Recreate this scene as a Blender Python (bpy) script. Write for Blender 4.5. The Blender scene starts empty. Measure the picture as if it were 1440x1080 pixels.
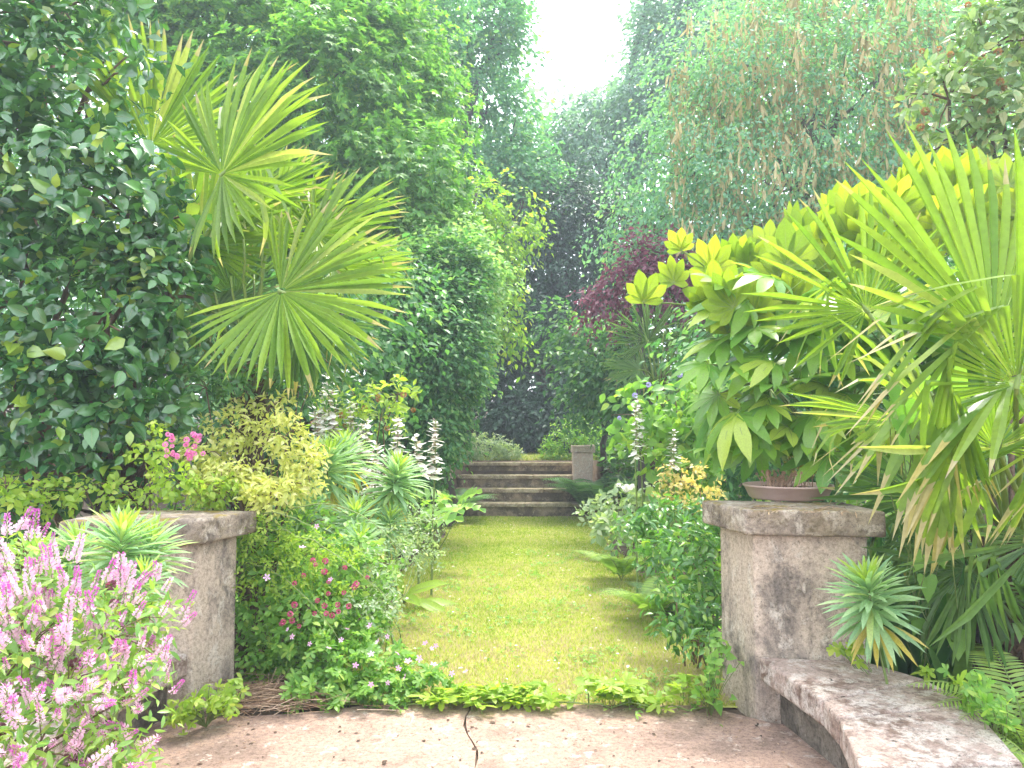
import bpy, math, random
import numpy as np
from mathutils import Vector, Matrix, Euler

random.seed(7)
RNG = np.random.default_rng(11)
scene = bpy.context.scene
COL = scene.collection

# ---------------------------------------------------------------- camera
cam_d = bpy.data.cameras.new('camera'); cam = bpy.data.objects.new('camera', cam_d); COL.objects.link(cam)
cam.location = (0, 0, 1.5)
cam.rotation_euler = (math.radians(93.18), 0, math.radians(1.06))
cam_d.sensor_width = 36; cam_d.lens = 27; cam_d.clip_start = 0.05; cam_d.clip_end = 500
scene.camera = cam
# ---------------------------------------------------------------- world, sun, exposure
SUN_EL, SUN_AZ = math.radians(66), math.radians(20)
world = bpy.data.worlds.new('World'); scene.world = world; world.use_nodes = True
wn = world.node_tree.nodes; wl = world.node_tree.links
wn.clear()
w_out = wn.new('ShaderNodeOutputWorld'); w_bg = wn.new('ShaderNodeBackground')
w_sky = wn.new('ShaderNodeTexSky'); w_sky.sky_type = 'NISHITA'; w_sky.sun_disc = False
w_sky.sun_elevation = SUN_EL; w_sky.sun_rotation = SUN_AZ; w_sky.dust_density = 3.0; w_sky.air_density = 1.0
w_mix = wn.new('ShaderNodeMix'); w_mix.data_type = 'RGBA'
w_mix.inputs[0].default_value = 0.72
w_mix.inputs[7].default_value = (9.0, 9.4, 10.2, 1)        # thin bright cloud cover
wl.new(w_sky.outputs[0], w_mix.inputs[6]); wl.new(w_mix.outputs[2], w_bg.inputs[0])
w_bg.inputs[1].default_value = 0.08
wl.new(w_bg.outputs[0], w_out.inputs[0])
sun_d = bpy.data.lights.new('sun', 'SUN'); sun = bpy.data.objects.new('sun', sun_d); COL.objects.link(sun)
sun_d.energy = 1.5; sun_d.angle = math.radians(14); sun_d.color = (1.0, 0.95, 0.86)
sdir = Vector((math.sin(SUN_AZ)*math.cos(SUN_EL), math.cos(SUN_AZ)*math.cos(SUN_EL), math.sin(SUN_EL)))
sun.rotation_euler = sdir.to_track_quat('Z', 'Y').to_euler()
sun.location = (0, 0, 30)
vs = scene.view_settings
vs.view_transform = 'Standard'; vs.look = 'None'; vs.gamma = 1.0; vs.use_curve_mapping = False
vs.exposure = 2.62
scene.render.engine = 'CYCLES'
cy = scene.cycles
cy.use_denoising = True; cy.max_bounces = 8; cy.diffuse_bounces = 4; cy.glossy_bounces = 2
cy.transmission_bounces = 6; cy.transparent_max_bounces = 4
cy.use_adaptive_sampling = True; cy.adaptive_threshold = 0.02

# ---------------------------------------------------------------- pixel -> world helpers
CM = np.array(Euler(cam.rotation_euler).to_matrix())
CL = np.array(cam.location)
def P(px, py, d):
    """world point seen at photo pixel (px, py) at distance d along the path"""
    v = CM @ np.array([(px-720)/1080, (540-py)/1080, -1.0])
    return CL + v * (d / v[1])
def G(px, py, z=0.0):
    """point of the level plane at height z seen at a pixel"""
    v = CM @ np.array([(px-720)/1080, (540-py)/1080, -1.0]); return (CL + v*((z-1.5)/v[2]))[:2]
def proj(p):
    q = (np.atleast_2d(p) - CL) @ CM
    z = np.maximum(-q[:, 2], 1e-3)
    return 720 + 1080*q[:, 0]/z, 540 - 1080*q[:, 1]/z, -q[:, 2]
def nz(a):
    a = np.asarray(a, float)
    return a / np.maximum(np.linalg.norm(a, axis=-1, keepdims=True), 1e-9)
def V3(*a): return np.array(a, float)
UP = V3(0, 0, 1)

# ---------------------------------------------------------------- mesh helpers
def np_mesh(name, V, F, mats, mi=None, smooth=False):
    me = bpy.data.meshes.new(name)
    V = np.ascontiguousarray(V, np.float32); F = np.ascontiguousarray(F, np.int32)
    me.vertices.add(len(V)); me.vertices.foreach_set('co', V.ravel())
    me.loops.add(F.size); me.loops.foreach_set('vertex_index', F.ravel())
    me.polygons.add(len(F)); me.polygons.foreach_set('loop_start', np.arange(len(F), dtype=np.int32)*3)
    if mi is not None: me.polygons.foreach_set('material_index', np.ascontiguousarray(mi, np.int32))
    me.polygons.foreach_set('use_smooth', np.full(len(F), smooth, bool))
    for m in (mats if isinstance(mats, (list, tuple)) else [mats]): me.materials.append(m)
    me.update(calc_edges=True)
    return me

class MB:
    """collects triangles for one mesh"""
    def __init__(self): self.v = []; self.f = []; self.m = []; self.n = 0
    def add(self, V, F, m=0):
        V = np.asarray(V, float).reshape(-1, 3); F = np.asarray(F, int).reshape(-1, 3)
        self.v.append(V); self.f.append(F + self.n)
        self.m.append(np.full(len(F), m) if np.isscalar(m) else np.asarray(m)); self.n += len(V)
    def tube(self, pts, rad, sides=6, m=0, cap=True):
        pts = np.asarray(pts, float); n = len(pts)
        rad = np.interp(np.linspace(0, 1, n), np.linspace(0, 1, len(rad)), rad) if np.ndim(rad) else np.full(n, rad)
        t = nz(np.gradient(pts, axis=0)); ref = np.where(np.abs(t[:, 2:3]) > .9, V3(1, 0, 0), UP)
        a = nz(np.cross(t, ref)); b = np.cross(t, a)
        th = np.linspace(0, 2*math.pi, sides, endpoint=False)
        V = pts[:, None] + rad[:, None, None]*(np.cos(th)[None, :, None]*a[:, None] + np.sin(th)[None, :, None]*b[:, None])
        V = V.reshape(-1, 3); F = []
        for i in range(n-1):
            for j in range(sides):
                p, q = i*sides+j, i*sides+(j+1) % sides
                F += [(p, q, p+sides), (q, q+sides, p+sides)]
        if cap:
            F += [((n-1)*sides, (n-1)*sides+j, (n-1)*sides+j+1) for j in range(1, sides-1)]
        self.add(V, F, m)
    def box(self, lo, hi, m=0):
        x0, y0, z0 = lo; x1, y1, z1 = hi
        self.prism([(x0, y0), (x1, y0), (x1, y1), (x0, y1)], z0, z1, m)
    def prism(self, poly, z0, z1, m=0):
        n = len(poly); V = [(x, y, z0) for x, y in poly] + [(x, y, z1) for x, y in poly]
        F = []
        for i in range(n):
            j = (i+1) % n; F += [(i, j, n+i), (j, n+j, n+i)]
        for i in range(1, n-1): F += [(0, i+1, i), (n, n+i, n+i+1)]
        self.add(V, F, m)
    def mesh(self, name, mats, off=(0, 0, 0), smooth=False):
        return np_mesh(name, np.concatenate(self.v) - np.asarray(off), np.concatenate(self.f), mats, np.concatenate(self.m), smooth)

def tag(o, label=None, cat=None, group=None, kind=None):
    if label: o['label'] = label
    if cat: o['category'] = cat
    if group: o['group'] = group
    if kind: o['kind'] = kind
    return o
def thing(name, loc, label, cat, group=None):
    o = bpy.data.objects.new(name, None); COL.objects.link(o); o.location = tuple(float(c) for c in loc); o.empty_display_size = .1
    return tag(o, label, cat, group)
def wloc(o):
    l = np.array(o.location)
    return l + wloc(o.parent) if o.parent else l
def part(name, mb, mats, root, smooth=False, kind=None, label=None):
    o = bpy.data.objects.new(name, mb.mesh(name, mats, wloc(root), smooth)); COL.objects.link(o); o.parent = root
    return tag(o, label=label, kind=kind)
def solo(name, mb, mats, kind=None, label=None, cat=None, group=None, smooth=False):
    o = bpy.data.objects.new(name, mb.mesh(name, mats, (0, 0, 0), smooth)); COL.objects.link(o)
    return tag(o, label, cat, group, kind)

def bevel(o, w=.012, seg=2):
    m = o.modifiers.new('bevel', 'BEVEL'); m.width = w; m.segments = seg; m.limit_method = 'ANGLE'; m.angle_limit = math.radians(40)

# ---------------------------------------------------------------- materials
def _new(name):
    m = bpy.data.materials.new(name); m.use_nodes = True
    nt = m.node_tree; nt.nodes.clear()
    return m, nt, nt.nodes, nt.links
def _mixc(N, L, fac, a, b):
    x = N.new('ShaderNodeMix'); x.data_type = 'RGBA'
    for s, v in ((0, fac), (6, a), (7, b)):
        if hasattr(v, 'links'): L.new(v, x.inputs[s])
        else: x.inputs[s].default_value = v if s == 0 else (*v, 1)
    return x.outputs[2]
def _math(N, L, op, a, b=0.0):
    x = N.new('ShaderNodeMath'); x.operation = op
    for s, v in ((0, a), (1, b)):
        if hasattr(v, 'links'): L.new(v, x.inputs[s])
        else: x.inputs[s].default_value = v
    return x.outputs[0]
def _ramp(N, L, f, stops):
    r = N.new('ShaderNodeValToRGB'); e = r.color_ramp.elements
    while len(e) < len(stops): e.new(.5)
    for k, (p, c) in enumerate(stops):
        e[k].position = p; e[k].color = (*c, 1) if len(c) == 3 else c
    L.new(f, r.inputs[0]); return r.outputs[0]
def _noise(N, L, co, scale, detail=4, rough=.55, dist=0):
    n = N.new('ShaderNodeTexNoise'); n.inputs['Scale'].default_value = scale; n.inputs['Detail'].default_value = detail
    n.inputs['Roughness'].default_value = rough; n.inputs['Distortion'].default_value = dist
    L.new(co, n.inputs['Vector']); return n.outputs[0]
def leafmat(name, c1, c2, c3=None, tfac=.4, tint=(1.25, 1.35, .6), rough=.45, spec=.4, p3=.9):
    """leaf: colour varies leaf by leaf, light comes through the blade"""
    m, nt, N, L = _new(name)
    g = N.new('ShaderNodeNewGeometry'); oi = N.new('ShaderNodeObjectInfo')
    r = _math(N, L, 'FRACT', _math(N, L, 'ADD', g.outputs['Random Per Island'], oi.outputs['Random']))
    st = [(0.0, c1), (0.7, c2)]
    if c3: st += [(p3-.03, c2), (p3+.02, c3)]
    col = _ramp(N, L, r, st)
    tc = N.new('ShaderNodeTexCoord')
    nn = _noise(N, L, tc.outputs['Object'], 30, 2)
    hsv = N.new('ShaderNodeHueSaturation'); L.new(col, hsv.inputs['Color'])
    L.new(_math(N, L, 'MULTIPLY_ADD', nn, .5), hsv.inputs['Value'])
    hsv.inputs['Value'].links[0].from_node.inputs[2].default_value = .75
    col = hsv.outputs[0]
    b = N.new('ShaderNodeBsdfPrincipled'); L.new(col, b.inputs['Base Color'])
    b.inputs['Roughness'].default_value = rough; b.inputs['Specular IOR Level'].default_value = spec
    t = N.new('ShaderNodeBsdfTranslucent')
    tm = N.new('ShaderNodeMix'); tm.data_type = 'RGBA'; tm.blend_type = 'MULTIPLY'; tm.inputs[0].default_value = 1
    L.new(col, tm.inputs[6]); tm.inputs[7].default_value = (*[x*1.5 for x in tint], 1); L.new(tm.outputs[2], t.inputs[0])
    mx = N.new('ShaderNodeMixShader'); mx.inputs[0].default_value = tfac
    L.new(b.outputs[0], mx.inputs[1]); L.new(t.outputs[0], mx.inputs[2])
    o = N.new('ShaderNodeOutputMaterial'); L.new(mx.outputs[0], o.inputs[0])
    return m
def plain(name, c1, c2, scale=20, rough=.8, bump=.3, spec=.3):
    m, nt, N, L = _new(name); tc = N.new('ShaderNodeTexCoord')
    n = _noise(N, L, tc.outputs['Object'], scale, 5)
    col = _ramp(N, L, n, [(.3, c1), (.7, c2)])
    b = N.new('ShaderNodeBsdfPrincipled'); L.new(col, b.inputs['Base Color'])
    b.inputs['Roughness'].default_value = rough; b.inputs['Specular IOR Level'].default_value = spec
    bp = N.new('ShaderNodeBump'); bp.inputs['Strength'].default_value = bump; bp.inputs['Distance'].default_value = .02
    L.new(n, bp.inputs['Height']); L.new(bp.outputs[0], b.inputs['Normal'])
    o = N.new('ShaderNodeOutputMaterial'); L.new(b.outputs[0], o.inputs[0]); return m
def stone(name, base, dark, light, moss=None, s=1.0, dk=(.42, .56), lt=(.56, .68), streak=False, spots=0.0, rough=.92):
    """weathered cement: blotches of dark algae, pale lichen, fine grit, a little moss on top"""
    m, nt, N, L = _new(name); tc = N.new('ShaderNodeTexCoord'); co = tc.outputs['Object']
    if streak:
        mp = N.new('ShaderNodeMapping'); mp.inputs['Scale'].default_value = (1, 1, .6); L.new(co, mp.inputs[0]); co2 = mp.outputs[0]
    else: co2 = co
    big = _noise(N, L, co2, 3.2*s, 9, .68, .4)
    mid = _noise(N, L, co2, 11*s, 8, .7, .3)
    fine = _noise(N, L, co, 52*s, 6, .78)
    grit = _noise(N, L, co, 260*s, 2, .6)
    fd = _ramp(N, L, big, [(dk[0], (1, 1, 1)), (dk[1], (0, 0, 0))])
    fl = _ramp(N, L, mid, [(lt[0], (0, 0, 0)), (lt[1], (1, 1, 1))])
    col = _mixc(N, L, fd, base, dark)
    col = _mixc(N, L, _math(N, L, 'MULTIPLY', fl, .75), col, light)
    ff = _ramp(N, L, fine, [(.36, (.5, .48, .46)), (.48, (1, 1, 1)), (.62, (1.3, 1.28, 1.26))])
    gg = _ramp(N, L, grit, [(.3, (.72, .71, .7)), (.5, (1, 1, 1)), (.7, (1.15, 1.15, 1.15))])
    for x in (ff, gg):
        mm = N.new('ShaderNodeMix'); mm.data_type = 'RGBA'; mm.blend_type = 'MULTIPLY'; mm.inputs[0].default_value = .85
        L.new(col, mm.inputs[6]); L.new(x, mm.inputs[7]); col = mm.outputs[2]
    vo = N.new('ShaderNodeTexVoronoi'); vo.inputs['Scale'].default_value = 62*s; L.new(co, vo.inputs['Vector'])
    pit = _math(N, L, 'MULTIPLY', _ramp(N, L, vo.outputs['Distance'], [(.10, (1, 1, 1)), (.22, (0, 0, 0))]), _ramp(N, L, mid, [(.42, (0, 0, 0)), (.56, (.8, .8, .8))]))
    col = _mixc(N, L, pit, col, tuple(.45*x for x in dark))
    if spots:
        sp = _noise(N, L, co, 24*s, 7, .8, .8)
        col = _mixc(N, L, _ramp(N, L, sp, [(.35, (spots,)*3), (.40, (0, 0, 0))]), col, (.045, .038, .03))
    if moss:
        g = N.new('ShaderNodeNewGeometry'); sx = N.new('ShaderNodeSeparateXYZ'); L.new(g.outputs['Normal'], sx.inputs[0])
        mn = _noise(N, L, co, 7*s, 6, .7)
        f = _math(N, L, 'MULTIPLY', _ramp(N, L, mn, [(.5, (0, 0, 0)), (.6, (1, 1, 1))]), _math(N, L, 'MAXIMUM', sx.outputs[2], .16))
        col = _mixc(N, L, _math(N, L, 'MINIMUM', f, .9), col, moss)
    b = N.new('ShaderNodeBsdfPrincipled'); L.new(col, b.inputs['Base Color']); b.inputs['Roughness'].default_value = rough
    b.inputs['Specular IOR Level'].default_value = .2
    hsum = _math(N, L, 'ADD', _math(N, L, 'MULTIPLY', mid, 1.0), _math(N, L, 'MULTIPLY', fine, .35))
    bp = N.new('ShaderNodeBump'); bp.inputs['Strength'].default_value = .8; bp.inputs['Distance'].default_value = .02
    L.new(hsum, bp.inputs['Height']); L.new(bp.outputs[0], b.inputs['Normal'])
    o = N.new('ShaderNodeOutputMaterial'); L.new(b.outputs[0], o.inputs[0]); return m

M = {}
M['pier'] = stone('cement_pier', (.46, .375, .30), (.17, .145, .125), (.58, .52, .45), dk=(.38, .5), lt=(.54, .66), streak=True)
M['coping'] = stone('cement_coping', (.34, .28, .22), (.13, .105, .085), (.50, .44, .37), moss=(.22, .16, .03), dk=(.42, .6), lt=(.52, .64))
M['seat'] = stone('cement_seat', (.36, .275, .235), (.17, .115, .09), (.53, .47, .42), dk=(.42, .52), lt=(.47, .58), spots=1.0)
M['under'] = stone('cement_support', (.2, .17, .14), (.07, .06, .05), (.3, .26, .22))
M['patio'] = stone('pink_cement', (.335, .23, .178), (.225, .158, .124), (.47, .385, .325), s=.8, dk=(.38, .52), lt=(.57, .62), spots=.5)
M['step'] = stone('step_stone', (.36, .275, .19), (.13, .10, .07), (.58, .48, .37), moss=(.19, .17, .04), s=1.4, dk=(.44, .62), lt=(.58, .68))
M['tread'] = stone('tread_stone', (.50, .41, .29), (.26, .2, .14), (.64, .56, .44), moss=(.15, .15, .04), s=1.4)
M['post'] = stone('lichen_post', (.66, .49, .42), (.34, .23, .2), (.80, .70, .64), s=2.2, dk=(.3, .42), lt=(.5, .6))
M['soil'] = plain('bed_soil', (.07, .05, .035), (.14, .10, .07), 14, .95, .8)
M['bark'] = plain('bark', (.05, .042, .036), (.11, .095, .08), 12, .9, .8)
M['bark_pale'] = plain('bark_pale', (.1, .085, .07), (.2, .17, .14), 12, .9, .8)
M['twig'] = plain('twig', (.09, .06, .035), (.17, .11, .07), 30, .8)
M['stem'] = plain('green_stem', (.12, .17, .05), (.2, .26, .08), 30, .6)
M['stem_red'] = plain('red_stem', (.14, .06, .05), (.2, .12, .08), 30, .6)
M['fibre'] = plain('palm_fibre', (.04, .028, .02), (.13, .085, .055), 40, .95, 1.0)
M['dish'] = plain('terracotta_dish', (.40, .28, .24), (.47, .34, .30), 9, .75, .1)
M['camellia'] = leafmat('camellia_leaf', (0.03, 0.105, 0.042), (0.078, 0.21, 0.05), (0.26, 0.38, 0.05), tfac=0.2, rough=0.24, spec=0.95, p3=0.93)
M['palm'] = leafmat('palm_leaf', (0.105, 0.2, 0.032), (0.2, 0.305, 0.048), (0.31, 0.37, 0.12), tfac=.5, tint=(1.3, 1.3, .45), rough=.38, spec=.45)
M['palm_dark'] = leafmat('shaded_palm_leaf', (.06, .13, .04), (.12, .2, .06), tfac=.4, rough=.4)  # darker copy of the palm leaf, shade put into its colour
M['palm_dry'] = leafmat('dry_palm_tip', (.32, .27, .08), (.38, .33, .2), tfac=.35, rough=.6)
M['petiole'] = plain('petiole', (.13, .2, .045), (.2, .27, .06), 14, .5, .1)
M['fatsia'] = leafmat('fatsia_leaf', (0.1, 0.24, 0.04), (0.21, 0.36, 0.05), (0.36, 0.45, 0.07), p3=0.82, tfac=0.36, rough=0.3, spec=0.55)
M['fatsia_young'] = leafmat('young_fatsia_leaf', (0.15, 0.25, 0.03), (0.26, 0.35, 0.04), (0.34, 0.4, 0.05), tfac=0.5, tint=(1.05, 1.05, 0.4), rough=.4)
M['vein'] = plain('leaf_vein', (.2, .28, .07), (.26, .33, .10), 20, .5, 0)
M['maple'] = leafmat('maple_leaf', (0.075, 0.2, 0.05), (0.14, 0.29, 0.06), (0.25, 0.38, 0.07), tfac=.5)
M['lime'] = leafmat('tall_tree_leaf', (0.065, 0.2, 0.115), (0.13, 0.3, 0.15), (0.22, 0.37, 0.13), tfac=.5)
M['blue'] = leafmat('hazed_far_leaf', (0.1, 0.2, 0.17), (0.16, 0.28, 0.22), tfac=.45)  # blue of the distant haze is put into this leaf colour
M['dark'] = leafmat('dark_evergreen_leaf', (0.018, 0.055, 0.035), (0.04, 0.1, 0.055), tfac=.25, rough=.4)
M['gold'] = leafmat('gold_green_leaf', (0.13, 0.26, 0.045), (0.24, 0.37, 0.055), (0.42, 0.47, 0.06), tfac=.5)
M['hazel'] = leafmat('hornbeam_leaf', (0.05, 0.15, 0.06), (0.1, 0.24, 0.075), (0.22, 0.36, 0.13), tfac=.4, p3=.85)
M['hazel_pale'] = leafmat('pale_edge_leaf', (0.18, 0.33, 0.13), (0.28, 0.42, 0.18), (0.44, 0.52, 0.28), tfac=.45)
M['laburnum'] = leafmat('laburnum_leaf', (0.11, 0.25, 0.17), (0.18, 0.35, 0.22), (0.27, 0.41, 0.2), tfac=.45)
M['pod'] = leafmat('dry_seed_pod', (.36, .29, .14), (.50, .42, .24), tfac=.3, tint=(1.1, 1.0, .8), rough=.7)
M['rhodo'] = leafmat('rhododendron_leaf', (0.12, 0.21, 0.08), (0.22, 0.32, 0.12), (0.38, 0.4, 0.2), tfac=.3, rough=.35)
M['rust'] = leafmat('rust_bud', (.26, .1, .04), (.36, .2, .09), tfac=.3)
M['copper'] = leafmat('copper_leaf', (0.12, 0.045, 0.07), (0.21, 0.08, 0.11), tfac=.4, tint=(1.3, .9, 1.0))
M['fern'] = leafmat('fern_leaf', (0.17, 0.29, 0.07), (0.28, 0.39, 0.09), tfac=.45)
M['fern_dark'] = leafmat('feathery_fern_leaf', (0.09, 0.2, 0.09), (0.16, 0.29, 0.12), tfac=.4)
M['choisya'] = leafmat('golden_shrub_leaf', (0.4, 0.46, 0.11), (0.58, 0.6, 0.22), (0.66, 0.64, 0.36), tfac=.42, tint=(1.15, 1.1, .6))
M['euph'] = leafmat('spurge_leaf', (0.2, 0.34, 0.2), (0.3, 0.43, 0.24), (0.38, 0.46, 0.2), tfac=.38, rough=.5)
M['euph_young'] = leafmat('spurge_heart_leaf', (.24, .36, .06), (.32, .42, .09), tfac=.4)
M['euph_old'] = leafmat('yellowed_spurge_leaf', (.48, .38, .06), (.55, .45, .16), tfac=.35)
M['bed'] = leafmat('border_leaf', (0.11, 0.25, 0.05), (0.2, 0.35, 0.065), (0.32, 0.43, 0.09), tfac=.42)
M['bed_lime'] = leafmat('lime_border_leaf', (.2, .32, .04), (.3, .4, .06), (.4, .45, .1), tfac=.5)
M['bed_dark'] = leafmat('deep_border_leaf', (.03, .10, .03), (.07, .17, .04), (.12, .23, .05), tfac=.32, rough=.35)
M['laurel'] = leafmat('laurel_leaf', (.06, .17, .045), (.13, .28, .055), (.26, .38, .07), tfac=.3, rough=.28, spec=.6)
M['silver'] = leafmat('silvery_leaf', (.2, .29, .16), (.3, .38, .22), (.42, .46, .34), tfac=.35)
M['hebe'] = leafmat('hebe_leaf', (0.12, 0.26, 0.06), (0.24, 0.38, 0.08), (0.34, 0.42, 0.1), tfac=.35, rough=.35)
M['floret'] = leafmat('pale_pink_floret', (0.58, 0.37, 0.5), (0.7, 0.52, 0.62), tfac=.35, tint=(1, .9, .95))
M['magenta'] = leafmat('magenta_bud', (0.4, 0.09, 0.34), (0.56, 0.2, 0.48), tfac=.3, tint=(1.1, .6, 1.0))
M['pinkfl'] = leafmat('pink_petal', (.66, .2, .45), (.76, .34, .55), tfac=.35, tint=(1, .7, .9))
M['lilac'] = leafmat('lilac_petal', (0.62, 0.34, 0.58), (0.72, 0.46, 0.68), tfac=.35, tint=(1, .85, 1))
M['crimson'] = leafmat('crimson_petal', (0.3, 0.05, 0.11), (0.44, 0.11, 0.2), tfac=.3, tint=(1.1, .6, .7))
M['white'] = leafmat('white_petal', (0.78, 0.75, 0.72), (0.84, 0.82, 0.79), tfac=.35, tint=(1, 1, 1))
M['bract'] = leafmat('purple_green_bract', (0.26, 0.19, 0.2), (0.34, 0.3, 0.2), tfac=.3, tint=(1, 1, .8))
M['blue_fl'] = leafmat('blue_petal', (0.32, 0.28, 0.5), (0.42, 0.38, 0.6), tfac=.3, tint=(.9, .9, 1.1))
M['golden_fl'] = leafmat('golden_flowerhead', (.5, .44, .1), (.58, .5, .2), tfac=.35, tint=(1.1, 1, .6))
M['dry'] = leafmat('dry_stalk', (.22, .13, .08), (.38, .26, .17), tfac=.2, tint=(1, .9, .8))
M['dry_pink'] = leafmat('dry_pink_tuft', (.4, .24, .17), (.5, .33, .24), tfac=.25, tint=(1, .9, .8))
M['hole'] = plain('litter', (.035, .025, .018), (.11, .075, .05), 30, .95)

# ---------------------------------------------------------------- leaf templates: unit length along +Y, face +Z
def blade(profile, fold=.18, curve=.15, wave=0., rib=None):
    """strip leaf: profile = half-widths at evenly spaced stations; two faces per station folded along the midrib"""
    n = len(profile); V = []; F = []; mi = []
    for i, w in enumerate(profile):
        t = i/(n-1); z = -curve*t*t + wave*math.sin(t*9)
        V += [(-w, t, z + w*fold*1.6), (0, t, z), (w, t, z + w*fold*1.6)]
    for i in range(n-1):
        a = i*3
        for q in ((a, a+1, a+4, a+3), (a+1, a+2, a+5, a+4)):
            if profile[i] < 1e-6: F.append((q[0], q[2], q[3]) if q[0] == a else (q[0], q[2], q[3]))
            elif profile[i+1] < 1e-6: F.append((q[0], q[1], q[2]))
            else: F += [(q[0], q[1], q[2]), (q[0], q[2], q[3])]
    mi = [0]*len(F)
    if rib:
        b = len(V)
        for i in range(n):
            t = i/(n-1)*.96; z = -curve*t*t + .006; w = rib*(1-t*.8); V += [(-w, t, z + .004), (w, t, z + .004)]
        for i in range(n-1):
            a = b+i*2; F += [(a, a+1, a+3), (a, a+3, a+2)]; mi += [1, 1]
    return np.array(V, float), np.array(F, int), np.array(mi)
T_DIAMOND = (np.array([(0, 0, 0), (-.3, .5, .09), (0, 1, -.08), (.3, .5, .09)], float), np.array([(0, 2, 1), (0, 3, 2)]), np.zeros(2, int))
T_SMALL = blade([.0, .27, .22, 0.0], .2, .14)
T_OVATE = blade([.0, .2, .29, .27, .17, 0.0], .16, .2)
T_CAMEL = blade([.0, .2, .285, .25, .14, 0.0], .17, .22, rib=.012)
T_CAMEL2 = blade([.0, .21, .30, .28, .15, 0.0], .3, .38, rib=.012)
T_CAMEL_LO = blade([.02, .27, .24, 0.0], .2, .2)
T_NARROW = blade([.015, .06, .07, .06, 0.0], .25, .18)
T_STRAP = blade([.02, .045, .05, .045, .03, 0.0], .25, .35)
T_HEBE = blade([.02, .12, .14, .1, 0.0], .2, .22)
T_ROUND = blade([.05, .34, .42, .34, .1], .12, .1)
def star(lobes, spread, wid, curve, base=.3, rib=None, stations=(.0, .38, .66, .84, 1.0), lens=None, fold=.12):
    """palmate leaf: lobes fanned round the leaf stalk"""
    V = []; F = []; mi = []
    for k in range(lobes):
        u = -1 + 2*k/(lobes-1); a = u*math.radians(spread)
        ln = (lens[k] if lens else 1-.34*u*u)
        ca, sa = math.cos(a), math.sin(a); off = len(V)
        pf = [wid*.3, wid*.8, wid, wid*.66, 0.0] if len(stations) == 5 else [wid*.35, wid*.75, wid, 0.0]
        ns = len(stations)
        for i, t in enumerate(stations):
            z = -curve*(t*ln)**2
            for sgn in (-1, 0, 1):
                x, y = sgn*pf[i]*ln, t*ln
                V.append((x*ca + y*sa, -x*sa + y*ca, z + abs(sgn)*pf[i]*fold*1.6 + k*.0015))
        for i in range(ns-1):
            p = off+i*3
            for q in ((p, p+1, p+4, p+3), (p+1, p+2, p+5, p+4)):
                if i == ns-2: F.append((q[0], q[1], q[2])); mi.append(0)
                else: F += [(q[0], q[1], q[2]), (q[0], q[2], q[3])]; mi += [0, 0]
        if rib:
            b = len(V)
            for t in (0, .5, .95):
                z = -curve*(t*ln)**2 + .012
                for sgn in (-1, 1):
                    x, y = sgn*rib*(1-.8*t), t*ln
                    V.append((x*ca + y*sa, -x*sa + y*ca, z + k*.0015))
            for i in range(2):
                p = b+i*2; F += [(p, p+1, p+3), (p, p+3, p+2)]; mi += [1, 1]
    return np.array(V, float), np.array(F, int), np.array(mi)
T_MAPLE = star(5, 95, .2, .15, stations=(0, .3, .6, 1.0))
T_IVY = star(5, 110, .24, .1, lens=[.55, .7, 1, .7, .55])
T_GERAN = star(5, 120, .2, .1)
T_TRIFOIL = star(3, 65, .24, .15, lens=[.85, 1, .85])
T_FYOUNG = star(7, 100, .205, -.22, rib=.008)
T_FYOUNG2 = star(8, 88, .20, -.42, rib=.008)
T_FYOUNG3 = star(6, 80, .215, -.05, rib=.008, lens=[.6, .8, 1, .95, .85, .6])
T_FATSIA3 = star(7, 105, .17, .8, rib=.009, lens=[.6, .85, .95, 1, 1, .8, .7])
T_FATSIA = star(9, 118, .15, .25, rib=.009)
T_FATSIA2 = star(8, 112, .165, .55, rib=.009)
def heart():
    out = [(0, 0), (-.2, -.16), (-.38, -.1), (-.42, .15), (-.28, .5), (0, 1), (.28, .5), (.42, .15), (.38, -.1), (.2, -.16)]
    V = [(0, .2, 0)] + [(x, y, .22*abs(x) - .2*max(y, 0)**2) for x, y in out]; n = len(out)
    return np.array(V, float), np.array([(0, 1+(i+1) % n, 1+i) for i in range(n)]), np.zeros(n, int)
T_HEART = heart()
def lobed(n=6):
    """big acanthus leaf: a broad blade cut into pairs of pointed lobes"""
    V = []; F = []
    for i in range(n):
        t0, t1 = i/n, (i+1)/n; w = .34*math.sin(math.pi*min(1, .18+t0*.85))
        for s in (-1, 1):
            b = len(V); z0, z1 = -.5*t0**2, -.5*t1**2
            V += [(0, t0, z0), (0, t1, z1), (s*w*.45, t0+.06, z0+.03), (s*w, t0+.16, z0-.06), (s*w*.45, t1-.01, z1+.03)]
            F += [(b, b+2, b+4), (b, b+4, b+1), (b+2, b+3, b+4)]
    return np.array(V, float), np.array(F, int), np.zeros(len(F), int)
T_ACANTH = lobed()
def flower5():
    V = [(0, 0, 0)]; F = []
    for k in range(5):
        a = k*2*math.pi/5; b = len(V)
        for da, r, z in ((-.42, .62, .2), (-.2, 1, .28), (.2, 1, .28), (.42, .62, .2)):
            V.append((math.cos(a+da)*r, math.sin(a+da)*r, z))
        F += [(0, b, b+1), (0, b+1, b+2), (0, b+2, b+3)]
    return np.array(V, float)*.5, np.array(F, int), np.zeros(len(F), int)
T_FLOWER = flower5()
def ball(n=34, seed=3):
    r = np.random.default_rng(seed); d = nz(r.normal(size=(n, 3))); V = []; F = []
    for u in d:
        a = nz(np.cross(u, V3(.3, .5, .8))); b = np.cross(u, a); i = len(V)
        V += [u*.2, u*.5 + a*.2, u*.56, u*.5 + b*.2 - a*.1]; F += [(i, i+1, i+2), (i, i+2, i+3)]
    return np.array(V), np.array(F), np.zeros(len(F), int)
T_BALL = ball()

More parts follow.
